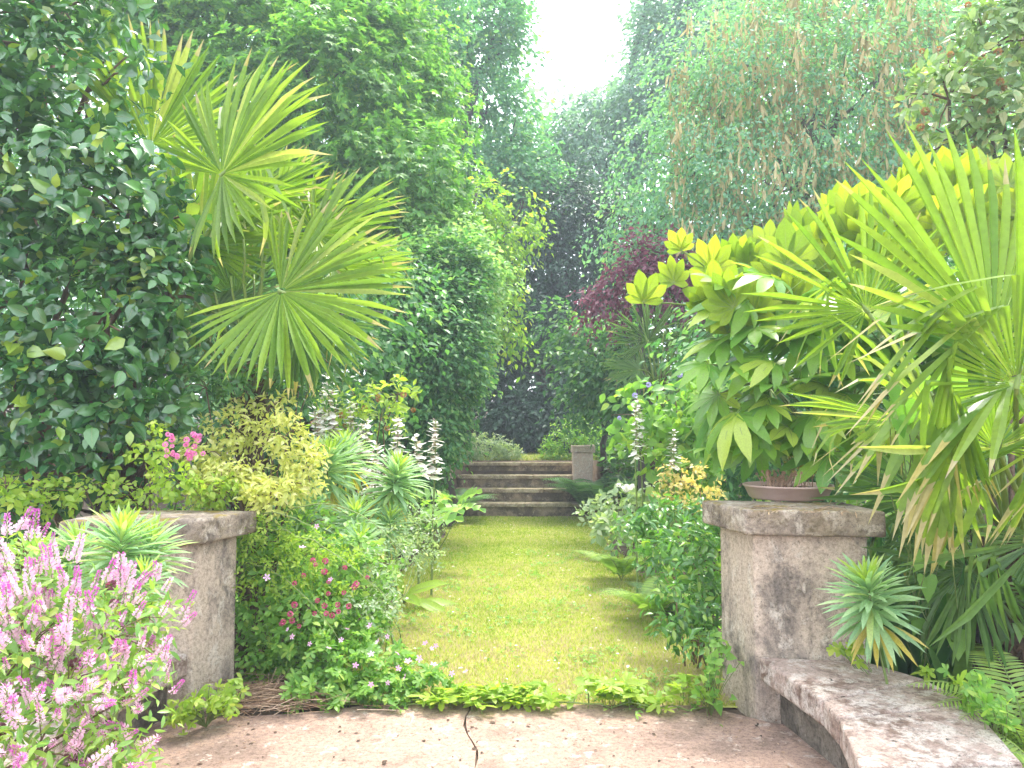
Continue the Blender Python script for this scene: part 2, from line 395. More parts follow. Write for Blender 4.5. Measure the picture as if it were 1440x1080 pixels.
def frames(fwd, nrm):
    y = nz(fwd); z = nz(nrm - (nrm*y).sum(-1, keepdims=True)*y); x = np.cross(y, z)
    return x, y, z
def scatter(mb, T, pos, fwd, nrm, size, m=None, asp=1.0):
    if len(pos) == 0: return
    V, F, mi = T; x, y, z = frames(fwd, nrm); s = np.asarray(size, float).reshape(-1, 1, 1)*np.ones((len(pos), 1, 1))
    W = pos[:, None] + s*(asp*V[None, :, 0:1]*x[:, None] + V[None, :, 1:2]*y[:, None] + V[None, :, 2:3]*z[:, None])
    FF = F[None] + (np.arange(len(pos))*len(V))[:, None, None]
    mb.add(W.reshape(-1, 3), FF.reshape(-1, 3), np.tile(mi if m is None else np.full(len(F), m), len(pos)))
def pick_visible(pos, size, limit):
    """indices of the pieces that show largest: nearest in their cell of the picture, then by size"""
    px, py, dz = proj(pos); ok = (px > -20) & (px < 1460) & (py > -20) & (py < 1100)
    cell = (px//14).astype(int)*1000 + (py//14).astype(int)
    order = np.lexsort((dz, cell)); first = np.ones(len(order), bool); first[1:] = cell[order][1:] != cell[order][:-1]
    front = np.zeros(len(pos), bool); front[order[first]] = True
    score = np.asarray(size)/dz * np.where(front, 3, 1)*np.where(ok, 1, .01)
    return np.argsort(-score)[:limit]
def leaves(root, name, temps, mats, pos, fwd, nrm, size, limit=300, rest_name='foliage', lo=None, rest_mats=None, asp=1.0):
    """large leaves: up to `limit` as parts of their own sharing a few meshes, the others as one part"""
    pos = np.asarray(pos); size = np.asarray(size)*np.ones(len(pos))
    sel = pick_visible(pos, size, limit); rest = np.setdiff1d(np.arange(len(pos)), sel)
    if not isinstance(temps, list): temps = [temps]
    ms = [np_mesh(name, t[0]*np.array([asp, 1, 1]), t[1], mats, t[2], True) for t in temps]
    x, y, z = frames(np.asarray(fwd), np.asarray(nrm)); base = wloc(root)
    for i in sel:
        o = bpy.data.objects.new(name, ms[i % len(ms)]); COL.objects.link(o); o.parent = root
        s = size[i]; p = pos[i] - base
        o.matrix_basis = Matrix(((x[i, 0]*s, y[i, 0]*s, z[i, 0]*s, p[0]), (x[i, 1]*s, y[i, 1]*s, z[i, 1]*s, p[1]),
                                 (x[i, 2]*s, y[i, 2]*s, z[i, 2]*s, p[2]), (0, 0, 0, 1)))
    if len(rest):
        mb = MB(); scatter(mb, lo or temps[0], pos[rest], fwd[rest], nrm[rest], size[rest], asp=asp)
        part(rest_name, mb, rest_mats or mats, root, True, 'stuff')

def wob(p, k=1.0, s=0.0):
    """cheap smooth noise in -1..1"""
    p = np.asarray(p)*k
    return (np.sin(p[..., 0]*1.7 + 1.3*np.sin(p[..., 1]*1.1 + s) + s) + np.sin(p[..., 1]*2.3 + 1.1*np.sin(p[..., 2]*1.9 + s*2) + 2)
            + np.sin(p[..., 2]*2.1 + 1.2*np.sin(p[..., 0]*1.6 + 4 + s)))/3
def ell(px, py, d, rx, ry, rz=None):
    """crown lobe: centre seen at a pixel, radii given in pixels at that distance"""
    c = P(px, py, d); a = rx*d/1080; b = ry*d/1080
    return c, V3(a, rz or (a+b)*.5, b)
def blob_leaves(blobs, n, size, rng, shell=(.62, 1.05), lump=.22, up=.55, out=.5, droop=.3, back=.35, jit=.45, k=2.2, sprig=1):
    if sprig > 1:
        m = max(1, n//sprig); p, f, nr, s = blob_leaves(blobs, m, size, rng, shell, lump, up, out, droop, back, jit, k)
        ii = np.repeat(np.arange(m), sprig); j = np.tile(np.arange(sprig), m); ax = nz(f + nr*.3); sd = nz(np.cross(ax, nr)); u = (j+.5)/sprig
        sg = np.where(j % 2 == 0, 1, -1)[:, None]; tipw = (j == sprig-1)[:, None]
        pos = p[ii] + ax[ii]*((u-.5)*size*sprig*.42)[:, None] - UP*(u*u*size*.5)[:, None]
        fw = nz(ax[ii]*(.55 + tipw*1.0) + sd[ii]*sg*.85*(1-tipw) + rng.normal(size=(len(ii), 3))*.28 - UP*.15)
        return pos, fw, nz(nr[ii] + rng.normal(size=(len(ii), 3))*.32), s[ii]*(.75 + .4*rng.random(len(ii)))*(1-.25*tipw[:, 0])
    w = np.array([(b[1][0]*b[1][2])**1.0 for b in blobs]); w /= w.sum()
    idx = rng.choice(len(blobs), n, p=w); C = np.array([b[0] for b in blobs])[idx]; R = np.array([b[1] for b in blobs])[idx]
    d = nz(rng.normal(size=(n, 3))); flip = (d[:, 1] > .25) & (rng.random(n) > back); d[flip, 1] *= -1
    r = shell[0] + (shell[1]-shell[0])*rng.random(n)**.6
    pos = C + d*R*(r*(1 + lump*wob(C + d*R, k)))[:, None]
    o = nz(d/R)
    nrm = nz(o*out + UP*up + rng.normal(size=(n, 3))*jit)
    fwd = nz(nz(rng.normal(size=(n, 3)))*.8 + o*.7 - UP*droop)
    s = size*(.7 + .6*rng.random(n))
    return pos, fwd, nrm, s
def bend(a, b, sag, n=8, rng=RNG, wig=.03):
    a, b = np.asarray(a, float), np.asarray(b, float); t = np.linspace(0, 1, n)[:, None]
    L = np.linalg.norm(b-a)
    p = a + (b-a)*t + UP*sag*4*t*(1-t)
    p[1:-1] += rng.normal(size=(n-2, 3))*wig*L*.3
    return p

# ================================================================ SETTING
# ground: one sheet out to the horizon, the far garden a terrace higher
def terrain():
    xs = np.concatenate([np.linspace(-160, -14, 14), np.linspace(-12, 12, 49), np.linspace(14, 160, 14)])
    ys = np.concatenate([np.linspace(-60, -4, 8), np.linspace(-3, 24, 55), np.linspace(26, 220, 22)])
    X, Y = np.meshgrid(xs, ys)
    def ss(a, b, v): t = np.clip((v-a)/(b-a), 0, 1); return t*t*(3-2*t)
    side = ss(11.2, 14.2, Y); mid = (Y > 13.75).astype(float)
    path = ss(1.5, 1.0, np.abs(X + .05))
    Z = -.025 + (.90)*(side*(1-path) + mid*path) + 2.5*ss(26, 60, Y) + .012*wob(np.stack([X, Y, 0*X], -1), 1.5)*(np.abs(X) > 1.4)
    n, m = X.shape; F = []
    for i in range(n-1):
        for j in range(m-1):
            a = i*m+j; F += [(a, a+1, a+m+1), (a, a+m+1, a+m)]
    mb = MB(); mb.add(np.stack([X, Y, Z], -1), F); return mb
solo('ground', terrain(), M['soil'], 'structure', smooth=True)

# patio: pink cement, two slabs either side of a wandering crack
def patio():
    root = bpy.data.objects.new('patio', None); COL.objects.link(root); tag(root, 'worn pink cement patio with a crack across it', kind='structure')
    ck = [(660, 990), (661, 998), (655, 1008), (653, 1020), (657, 1032), (665, 1043), (670, 1055), (671, 1066), (668, 1080)]
    pts = [G(px, py) for px, py in ck] + [V3(-.14, 2.6), V3(-.2, 1.2), V3(-.1, -6)]
    back = float(G(700, 990)[1])
    pts[0] = V3(pts[0][0], back)
    L = [V3(-3.4, -6), V3(-3.4, 2.5), V3(-2.2, 3.9), V3(-1.62, 4.02), V3(-1.15, 4.10), V3(-.8, back)]
    R = [V3(.95, back), V3(1.25, 4.0), V3(2.0, 3.9), V3(3.2, 2.5), V3(3.2, -6)]
    def slab(poly, cx):
        from mathutils.geometry import tessellate_polygon
        n = len(poly); tri = tessellate_polygon([[Vector((p[0], p[1], 0)) for p in poly]])
        mb = MB(); V = [(p[0], p[1], 0.0) for p in poly] + [(p[0], p[1], -.12) for p in poly]
        F = []
        for a, b, c in tri:
            u = np.cross(np.append(poly[b]-poly[a], 0), np.append(poly[c]-poly[a], 0))[2]
            F.append((a, b, c) if u > 0 else (a, c, b))
        for i in range(n):
            j = (i+1) % n; F += [(i, n+i, j), (j, n+i, n+j)]
        mb.add(V, F); return mb
    g = .0048
    part('slab', slab([p + V3(-g*(1+.8*math.sin(i*3)), 0) for i, p in enumerate(pts)] + L, 0), M['patio'], root)
    part('slab', slab([p + V3(g*(1+.8*math.cos(i*2)), 0) for i, p in enumerate(pts)][::-1] + R, 0), M['patio'], root)
patio()

# lawn base and blades
def lawn_mat(name):
    m, nt, N, L = _new(name); tc = N.new('ShaderNodeTexCoord'); g = N.new('ShaderNodeNewGeometry')
    a = _noise(N, L, g.outputs['Position'], .9, 5, .65, .3); b = _noise(N, L, g.outputs['Position'], 6, 5, .7)
    sep = N.new('ShaderNodeSeparateXYZ'); L.new(g.outputs['Position'], sep.inputs[0])
    near = N.new('ShaderNodeMapRange'); L.new(sep.outputs[1], near.inputs[0]); near.inputs[1].default_value = 4.2; near.inputs[2].default_value = 9.5
    near.inputs[3].default_value = .17; near.inputs[4].default_value = -.06
    f = _math(N, L, 'ADD', _math(N, L, 'ADD', _math(N, L, 'MULTIPLY', a, .6), _math(N, L, 'MULTIPLY', b, .4)), near.outputs[0])
    rr = _math(N, L, 'ADD', f, _math(N, L, 'MULTIPLY', _math(N, L, 'SUBTRACT', g.outputs['Random Per Island'], .5), .62))
    col = _ramp(N, L, rr, [(.24, (.24, .37, .04)), (.42, (.42, .53, .06)), (.56, (.57, .59, .14)), (.70, (.64, .58, .29)), (.86, (.54, .43, .30))])
    p = N.new('ShaderNodeBsdfPrincipled'); L.new(col, p.inputs['Base Color']); p.inputs['Roughness'].default_value = .6; p.inputs['Specular IOR Level'].default_value = .2
    t = N.new('ShaderNodeBsdfTranslucent'); L.new(col, t.inputs[0])
    mx = N.new('ShaderNodeMixShader'); mx.inputs[0].default_value = .5; L.new(p.outputs[0], mx.inputs[1]); L.new(t.outputs[0], mx.inputs[2])
    o = N.new('ShaderNodeOutputMaterial'); L.new(mx.outputs[0], o.inputs[0]); return m
M['grass'] = lawn_mat('lawn_grass')
M['thatch'] = plain('lawn_thatch', (.46, .50, .11), (.62, .58, .22), 25, .95, .6)
def lawn_edges(y):
    return -1.22 + .06*np.sin(y*1.3) + .05*np.sin(y*3.1), 1.14 + .10*np.clip((6.5-y)/2, 0, 1) + .05*np.sin(y*1.7 + 1) + .04*np.sin(y*3.7)
mb = MB(); ys = np.linspace(float(G(700, 990)[1]) + .004, 12.98, 40); l, r = lawn_edges(ys)
V = np.concatenate([np.stack([l, ys, 0*ys - .012], -1), np.stack([r, ys, 0*ys - .012], -1)]); n = len(ys)
mb.add(V, [(i, n+i, i+1) for i in range(n-1)] + [(n+i, n+i+1, i+1) for i in range(n-1)])
solo('lawn', mb, M['thatch'], 'structure')
def blades(n, y0, y1, z, h, name, edges, p=1.2):
    rng = np.random.default_rng(5)
    u = rng.random(n); y = (y0**(1-p) + u*(y1**(1-p) - y0**(1-p)))**(1/(1-p))
    l, r = edges(y); x = l + (r-l)*rng.random(n)
    hh = h*(.5 + .9*rng.random(n))*(1 + .35*wob(np.stack([x, y, 0*x], -1), 3)); a = rng.random(n)*6.28; w = .0028 + .0005*y
    lean = (rng.normal(size=(n, 2))*.5)*hh[:, None]
    b = np.stack([x, y, np.full(n, z)], -1); dx = np.stack([np.cos(a)*w, np.sin(a)*w, 0*a], -1)
    V = np.stack([b-dx, b+dx, b + np.stack([lean[:, 0], lean[:, 1], hh], -1)], 1).reshape(-1, 3)
    mb = MB(); mb.add(V, np.arange(n*3).reshape(-1, 3)); return solo(name, mb, M['grass'], 'stuff', 'short yellow green lawn grass with straw coloured patches', 'grass')
blades(190000, float(G(700, 990)[1]) + .02, 12.95, -.012, .024, 'grass', lawn_edges)
# upper lawn seen over the steps
mb = MB(); mb.box((-3.2, 14.3, .70), (3.2, 21, .872)); solo('upper_lawn', mb, M['thatch'], 'structure')
o = blades(40000, 14.3, 21, .872, .05, 'grass', lambda y: (y*0-3, y*0+3)); o['label'] = 'sunlit strip of grass above the stone steps'

# stone steps
def steps():
    root = bpy.data.objects.new('steps', None); COL.objects.link(root); root.location = (-.1, 12.95, 0); tag(root, 'four worn mossy stone steps at the end of the lawn', kind='structure')
    rng = np.random.default_rng(2)
    x0, x1 = -1.22, 1.05
    for k in range(4):
        y = 12.97 + .3*k; zt = .215*(k+1); zb = .215*k - (.06 if k == 0 else 0)
        mb = MB(); mb.box((x0+.01, y+.035, zb), (x1-.01, y+.36, zt-.062)); o = part('riser', mb, M['step'], root); bevel(o, .006, 1)
        cuts = [x0, (-.02 if k == 0 else (-.35, .3, .12, -.1)[k]), x1]
        for a, b in zip(cuts[:-1], cuts[1:]):
            mb = MB(); e = .006*rng.random(); mb.box((a+.003, y-.015+e, zt-.06), (b-.003, y+.33, zt+e*.4)); o = part('tread', mb, M['tread'], root); bevel(o, .02, 3)
steps()

# piers, copings, benches
def offset_poly(poly, d):
    n = len(poly); out = []
    c = np.mean(poly, 0)
    for i in range(n):
        p, q, r = np.array(poly[i-1]), np.array(poly[i]), np.array(poly[(i+1) % n])
        e1 = nz(q-p); e2 = nz(r-q); n1 = np.array([e1[1], -e1[0]]); n2 = np.array([e2[1], -e2[0]])
        if np.dot(n1, q-c) < 0: n1, n2 = -n1, -n2
        b = nz(n1+n2); out.append(q + b*d/max(.4, np.dot(b, n1)))
    return out
def rough_prism(poly, z0, z1, step=.05, amp=.006, seed=0):
    """prism with its sides and top cut fine and worn uneven"""
    import bmesh
    bm = bmesh.new()
    vs = [bm.verts.new((p[0], p[1], z0)) for p in poly]; f = bm.faces.new(vs)
    r = bmesh.ops.extrude_face_region(bm, geom=[f]); up = [v for v in r['geom'] if isinstance(v, bmesh.types.BMVert)]
    for v in up: v.co.z = z1
    bmesh.ops.recalc_face_normals(bm, faces=bm.faces)
    bmesh.ops.bevel(bm, geom=[e for e in bm.edges], offset=.012, segments=2, affect='EDGES', profile=.5)
    bmesh.ops.triangulate(bm, faces=bm.faces[:])
    for _ in range(6):
        es = [e for e in bm.edges if e.calc_length() > step]
        if not es: break
        bmesh.ops.subdivide_edges(bm, edges=es, cuts=1); bmesh.ops.triangulate(bm, faces=bm.faces[:])
    bm.normal_update()
    for v in bm.verts:
        c = np.array(v.co); w = wob(c, 4, seed) + .5*wob(c, 31, seed+3) + .4*wob(c, 70, seed+1)
        v.co += v.normal*float(amp*w)
    bm.verts.index_update()
    V = np.array([v.co[:] for v in bm.verts]); F = np.array([[v.index for v in f.verts] for f in bm.faces if len(f.verts) == 3]); bm.free()
    mb = MB(); mb.add(V, F); return mb
a = G(1064, 1011); b = G(1015, 975); c = a + V3(.56, -.065); RP = [a, c, c + V3(.0, .38), b]
a = G(268, 1004); b = G(330, 974); c = a + V3(-.58, -.07); LP = [a, b, c + V3(.0, .40), c]
def pier(poly, label, seed, h=.942):
    c = np.mean(poly, 0); t = thing('stone_pier', (c[0], c[1], 0), label, 'stone pier', 'cement piers at the patio edge')
    part('shaft', rough_prism(poly, -.05, h, amp=.0022, seed=seed, step=.035), M['pier'], t, True)
    part('coping', rough_prism(offset_poly(poly, .065), h+.002, h+.13, amp=.0028, seed=seed+5, step=.035), M['coping'], t, True)
    return t
pier(RP, 'cement pier with a flat coping carrying a shallow dish', 1)
pier(LP, 'cement pier with mossy coping behind the pink flowering bush', 2, .885)
def bench(front, back, label, s):
    c = (front[1][0]*.5 + back[1][0]*.5, front[1][1]); t = thing('stone_bench', (c[0], c[1], 0), label, 'stone bench', 'cement benches beside the patio')
    poly = front + back[::-1]
    for k in range(len(front)-1):
        q = [front[k], front[k+1], back[k+1], back[k]]
        q = [np.array(a) for a in q]; g = .004*nz(q[1]-q[0])
        q = [q[0]+g, q[1]-g, q[2]-g, q[3]+g] if k else [q[0]+g, q[1], q[2], q[3]+g]
        part('seat', rough_prism(q, .205, .318, amp=.0035, seed=s, step=.04), M['seat'], t, True)
    fi = [np.array(a) + nz(np.array(b)-np.array(a))*.10 for a, b in zip(front, back)]
    bi = [np.array(b) - nz(np.array(b)-np.array(a))*.08 for a, b in zip(front, back)]
    for k in range(len(front)-1):
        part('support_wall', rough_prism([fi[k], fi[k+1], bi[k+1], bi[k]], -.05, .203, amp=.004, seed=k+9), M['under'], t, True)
S_ = .318
fr = [RP[0] + V3(.012, -.016), G(1157, 985, S_), G(1180, 1010, S_), G(1211, 1080, S_), G(1150, 1250, S_)]
bk = [RP[1] + V3(-.03, -.016), G(1300, 954, S_), G(1363, 988, S_), G(1440, 1074, S_), G(1500, 1250, S_)]
bench(fr, bk, 'pale lichen covered cement bench bending away from the pier with the dish', 0)
mx_ = (RP[0][0] + LP[0][0]); dy_ = LP[0][1]-RP[0][1]
frl = [V3(mx_ - p[0], p[1] + dy_) for p in fr]; frl[0] = LP[0] + V3(-.012, -.016)
bkl = [V3(mx_ - p[0], p[1] + dy_) for p in bk]; bkl[0] = LP[3] + V3(.03, -.016)
bench(frl, bkl, 'cement bench half hidden under the pink flowering bush', 20)
def post(px, d, w, z1, label, seed):
    x = P(px, 600, d)[0]; t = thing('stone_post', (x, d, 0), label, 'stone post', 'stone posts flanking the steps')
    part('shaft', rough_prism([(x-w, d-w), (x+w, d-w), (x+w, d+w), (x-w, d+w)], -.05, z1-.12, amp=.01, seed=seed, step=.07), M['post'], t, True)
    part('cap', rough_prism([(x-w-.03, d-w-.03), (x+w+.03, d-w-.03), (x+w+.03, d+w+.03), (x-w-.03, d+w+.03)], z1-.118, z1, amp=.012, seed=seed+2, step=.07), M['post'], t, True)
post(819, 13.5, .17, 1.17, 'pinkish lichened stone post right of the steps', 3)
post(624, 13.6, .16, 1.05, 'shaded stone post left of the steps behind white flower spikes', 4)

# dish on the pier
DC = G(1108, 701, 1.075)
def dish():
    t = thing('plant_dish', (DC[0], DC[1], 1.075), 'shallow pinkish terracotta dish standing on the pier coping', 'plant dish')
    c = V3(DC[0], DC[1], 1.0755)
    prof = [(.0, .0), (.205, .0), (.222, .012), (.25, .072), (.257, .074), (.257, .084), (.242, .084), (.22, .03), (0, .03)]
    n = 40; V = []; F = []
    for r, z in prof:
        for k in range(n): a = 2*math.pi*k/n; V.append(c + V3(r*math.cos(a), r*math.sin(a), z))
    for i in range(len(prof)-1):
        for k in range(n):
            p, q = i*n+k, i*n+(k+1) % n; F += [(p, q, p+n), (q, q+n, p+n)]
    mb = MB(); mb.add(V, F); part('bowl', mb, M['dish'], t, True)
    mb = MB(); th = np.linspace(0, 2*math.pi, 24, endpoint=False)
    V = [c + V3(0, 0, .066)] + [c + V3(.235*math.cos(a), .235*math.sin(a), .06) for a in th]
    mb.add(V, [(0, 1+i, 1+(i+1) % 24) for i in range(24)]); part('soil', mb, M['soil'], t)
dish()
# air: far trees fade towards pale blue
def haze():
    m, nt, N, L = _new('haze'); v = N.new('ShaderNodeVolumePrincipled'); v.inputs['Color'].default_value = (.78, .88, 1, 1)
    v.inputs['Density'].default_value = .0038; v.inputs['Anisotropy'].default_value = .2
    o = N.new('ShaderNodeOutputMaterial'); L.new(v.outputs[0], o.inputs['Volume'])
    mb = MB(); mb.box((-60, -40, -1.2), (60, 75, 26)); solo('haze', mb, m, 'stuff', 'pale summer haze hanging in the garden', 'haze')
haze()

# ================================================================ TREES
def limb_mesh(mb, a, b, r0, r1, rng, sag=0, m=0, n=7, sides=6):
    mb.tube(bend(a, b, sag, n, rng, .12), [r0, r1], sides, m)
def tree(name, label, cat, base, top, tr, blobs, nspray, nleaf, lsize, mat, T=T_DIAMOND, group=None, droop=.35, slen=.6, seed=0, bark='bark', lump=.25, extra=None, back=.35, shell=(.5, 1.08), flat=.5, kind=None):
    """trunk, one limb to every crown lobe, and leaves carried in sprays so that gaps stay between them"""
    rng = np.random.default_rng(seed+100)
    base = np.asarray(base, float); top = np.asarray(top, float)
    t = thing(name, base, label, cat, group)
    tp = bend(base - UP*.1, top, 0, 9, rng, .06); mb = MB(); mb.tube(tp, [tr, tr*.75, tr*.3], 9); part('trunk', mb, M[bark], t, True)
    for c, R in blobs:
        f = np.clip((c[2]-base[2])/max(.1, top[2]-base[2]) - .25, .12, .95); i = f*8; a = tp[int(i)]*(1-i % 1) + tp[min(8, int(i)+1)]*(i % 1)
        mb = MB(); limb_mesh(mb, a, c, tr*.38, tr*.12, rng, .05*np.linalg.norm(c-a))
        for _ in range(7):
            e = c + nz(rng.normal(size=3))*R*.9; limb_mesh(mb, c - (c-a)*.25*rng.random(), e, tr*.12, tr*.03, rng, .1, n=5, sides=4)
        part('limb', mb, M[bark], t, True)
    pos, fwd, nrm, _ = blob_leaves(blobs, nspray, 1, rng, shell=shell, lump=lump, droop=droop, back=back)
    mb = MB()
    ax = nz(nz(fwd)*.6 + nz(pos - np.mean(pos, 0))*.6 - UP*droop); sn = nz(UP*flat + nrm*.6); sx = nz(np.cross(ax, sn))
    ii = np.repeat(np.arange(nspray), nleaf); n = len(ii)
    u = rng.random(n); lat = rng.normal(size=n)*.36
    sl = slen*(.6 + .8*rng.random(nspray))
    p = pos[ii] + ax[ii]*(u*sl[ii])[:, None] + sx[ii]*(lat*sl[ii]*(1-.5*u))[:, None] - UP*(u*u*sl[ii]*droop*.6)[:, None] + rng.normal(size=(n, 3))*slen*.07
    lf = nz(ax[ii]*.7 + sx[ii]*np.sign(lat)[:, None]*.8 + rng.normal(size=(n, 3))*.3 - UP*droop*.6)
    ln = nz(sn[ii] + rng.normal(size=(n, 3))*.45)
    scatter(mb, T, p, lf, ln, lsize*(.65 + .7*rng.random(n)))
    part('crown', mb, M[mat], t, False, 'stuff' if kind is None else kind)
    if extra: extra(t, pos, ax, rng)
    return t
def tbase(px, d, z=0.0): p = P(px, 600, d); return V3(p[0], d, z)

tree('maple_tree', 'bright green maple tree towering behind the left palm', 'tree', tbase(430, 13.5, .3), P(430, 60, 13.5), .16,
     [ell(330, 60, 13, 110, 100), ell(450, 130, 12.5, 120, 100), ell(545, 250, 12, 90, 90), ell(420, 290, 12.5, 110, 90), ell(560, 110, 13.5, 60, 90), ell(470, 10, 13.5, 110, 70), ell(585, 345, 12, 60, 60), ell(240, -20, 13, 120, 100), ell(500, 380, 12.5, 90, 60), ell(330, 420, 13, 120, 80)],
     2500, 14, .115, 'maple', T_MAPLE, slen=.7, seed=1, lump=.42)
tree('ash_tree', 'tall airy tree with a leaning dark trunk left of the sky gap', 'tree', tbase(612, 22, .9), P(655, 20, 22), .30,
     [ell(650, 30, 22, 75, 60), ell(702, 40, 22, 24, 70), ell(600, 90, 22, 55, 70), ell(685, 140, 22, 50, 42), ell(728, 185, 21, 26, 26), ell(700, 235, 21, 70, 45), ell(610, 200, 22, 40, 60), ell(655, 340, 21, 60, 50), ell(735, 250, 20.5, 40, 40)],
     1500, 18, .15, 'lime', T_SMALL, slen=.9, seed=2, shell=(.3, 1.08))
tree('lime_tree', 'tall green tree at the top edge behind the maple', 'tree', tbase(520, 19, .9), P(530, -80, 19), .26,
     [ell(560, 20, 19, 70, 80), ell(440, -20, 19, 120, 80), ell(300, -40, 19, 140, 90), ell(600, -20, 19, 60, 60), ell(520, 120, 19, 90, 80), ell(590, 300, 19, 60, 80), ell(150, -40, 19, 150, 120)],
     1700, 17, .14, 'lime', T_SMALL, slen=.8, seed=3)
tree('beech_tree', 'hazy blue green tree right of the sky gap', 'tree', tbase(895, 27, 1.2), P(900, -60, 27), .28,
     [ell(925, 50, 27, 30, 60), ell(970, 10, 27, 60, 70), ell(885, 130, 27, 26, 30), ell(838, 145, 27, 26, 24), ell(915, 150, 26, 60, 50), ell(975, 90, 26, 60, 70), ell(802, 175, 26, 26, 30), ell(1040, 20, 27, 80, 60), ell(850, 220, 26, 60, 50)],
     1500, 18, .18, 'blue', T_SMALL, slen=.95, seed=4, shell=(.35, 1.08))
tree('yew_tree', 'dark evergreen standing in shade behind the steps', 'tree', tbase(770, 21, .9), P(770, 250, 21), .24,
     [ell(790, 300, 21, 60, 60), ell(800, 390, 20.5, 55, 60), ell(745, 380, 21, 45, 70), ell(770, 470, 20, 60, 45), ell(840, 330, 21, 55, 60), ell(850, 420, 20, 50, 50), ell(710, 470, 20.5, 40, 50)],
     1300, 18, .13, 'dark', T_SMALL, slen=.7, seed=5, droop=.5)
tree('golden_maple_tree', 'slender tree with yellow tipped drooping sprays beside the clipped hornbeam', 'tree', tbase(655, 15, .8), P(672, 260, 15), .09,
     [ell(680, 310, 15, 34, 44), ell(700, 390, 14.8, 26, 40), ell(645, 300, 15, 45, 45), ell(712, 450, 14.6, 16, 30), ell(675, 380, 15, 30, 40), ell(705, 335, 15, 28, 30), ell(735, 290, 15, 16, 30)],
     330, 13, .11, 'gold', T_SMALL, slen=.5, seed=6, droop=.6)
tree('yew_bush', 'low dark spreading bush in the deep shade beyond the steps', 'bush', tbase(765, 18.5, .85), P(765, 520, 18.5), .12,
     [ell(760, 540, 18.5, 66, 50), ell(725, 580, 18, 44, 40), ell(805, 570, 18, 44, 40), ell(765, 590, 17.8, 60, 30), ell(850, 560, 18.5, 40, 50), ell(690, 560, 18.5, 30, 50), ell(700, 500, 18.3, 36, 40), ell(715, 450, 18.8, 34, 40), ell(820, 500, 18.8, 40, 36)],
     1000, 15, .12, 'dark', T_SMALL, slen=.5, seed=7)
def pods(t, pos, ax, rng):
    px, py, dz = proj(pos); ok = np.where((px > 940) & (px < 1330) & (py < 320))[0]; q = rng.choice(ok, min(560, len(ok)), replace=False)
    mb = MB(); n = 9; ii = np.repeat(q, n); k = np.tile(np.linspace(0, 1, n), len(q))
    L = .50*(.6 + .7*rng.random(len(q))).repeat(n)
    p = pos[ii] + rng.normal(size=(len(ii), 3))*.035 - UP*(k*L)[:, None] + V3(0, -.12, 0)
    f = nz(-UP + rng.normal(size=(len(ii), 3))*.22); scatter(mb, T_NARROW, p, f, rng.normal(size=(len(ii), 3)), .19*(.7+.6*rng.random(len(ii))), asp=1.5)
    part('seed_pods', mb, M['pod'], t, False, 'stuff')
tree('laburnum_tree', 'broad laburnum tree hung with tan seed pods at upper right', 'tree', tbase(1150, 12.5, .5), P(1120, 40, 12.5), .15,
     [ell(1050, 90, 12.3, 110, 90), ell(1180, 150, 12, 120, 90), ell(960, 230, 12, 90, 70), ell(1080, 240, 11.6, 110, 65), ell(1000, 150, 12.3, 80, 70), ell(905, 310, 12, 70, 50), ell(1270, 60, 12, 100, 80), ell(1150, 20, 12.5, 140, 60), ell(1230, 240, 11.6, 90, 50), ell(980, 330, 11.6, 90, 50), ell(1110, 330, 11.6, 100, 50), ell(1290, 180, 12, 80, 80)],
     2300, 15, .075, 'laburnum', T_SMALL, slen=.5, seed=8, extra=pods, bark='bark_pale', droop=.5)
tree('sycamore_tree', 'tall tree filling the top edge behind the laburnum', 'tree', tbase(1250, 20, .9), P(1230, -120, 20), .28,
     [ell(1350, -20, 20, 120, 90), ell(1200, -30, 20, 120, 80), ell(1090, -20, 20, 90, 60), ell(1420, 120, 20, 90, 120), ell(1250, 120, 20, 120, 110), ell(1100, 120, 20, 100, 110), ell(1000, 280, 20, 90, 70), ell(1250, 300, 20, 160, 90)],
     1600, 17, .15, 'lime', T_SMALL, slen=.85, seed=9)
tree('copper_tree', 'purple leaved small tree behind the fatsia stems', 'tree', tbase(900, 11.2, 0), P(900, 380, 11.2), .06,
     [ell(930, 365, 11.2, 40, 26), ell(855, 420, 11.2, 26, 18), ell(900, 385, 11.2, 30, 20), ell(962, 400, 11.0, 30, 26)],
     300, 14, .075, 'copper', T_SMALL, slen=.4, seed=10)
tree('dogwood_shrub', 'pale leaved layered shrub right of the dark evergreen', 'shrub', tbase(850, 13.5, .5), P(850, 470, 13.5), .06,
     [ell(850, 480, 13.5, 56, 26), ell(800, 455, 13.8, 40, 20), ell(880, 520, 13, 50, 40), ell(830, 530, 13.2, 40, 40), ell(930, 450, 13, 70, 40), ell(920, 540, 12.4, 60, 50), ell(1000, 430, 12.5, 70, 60)],
     650, 13, .12, 'hazel', T_SMALL, slen=.5, seed=11, flat=1.2)
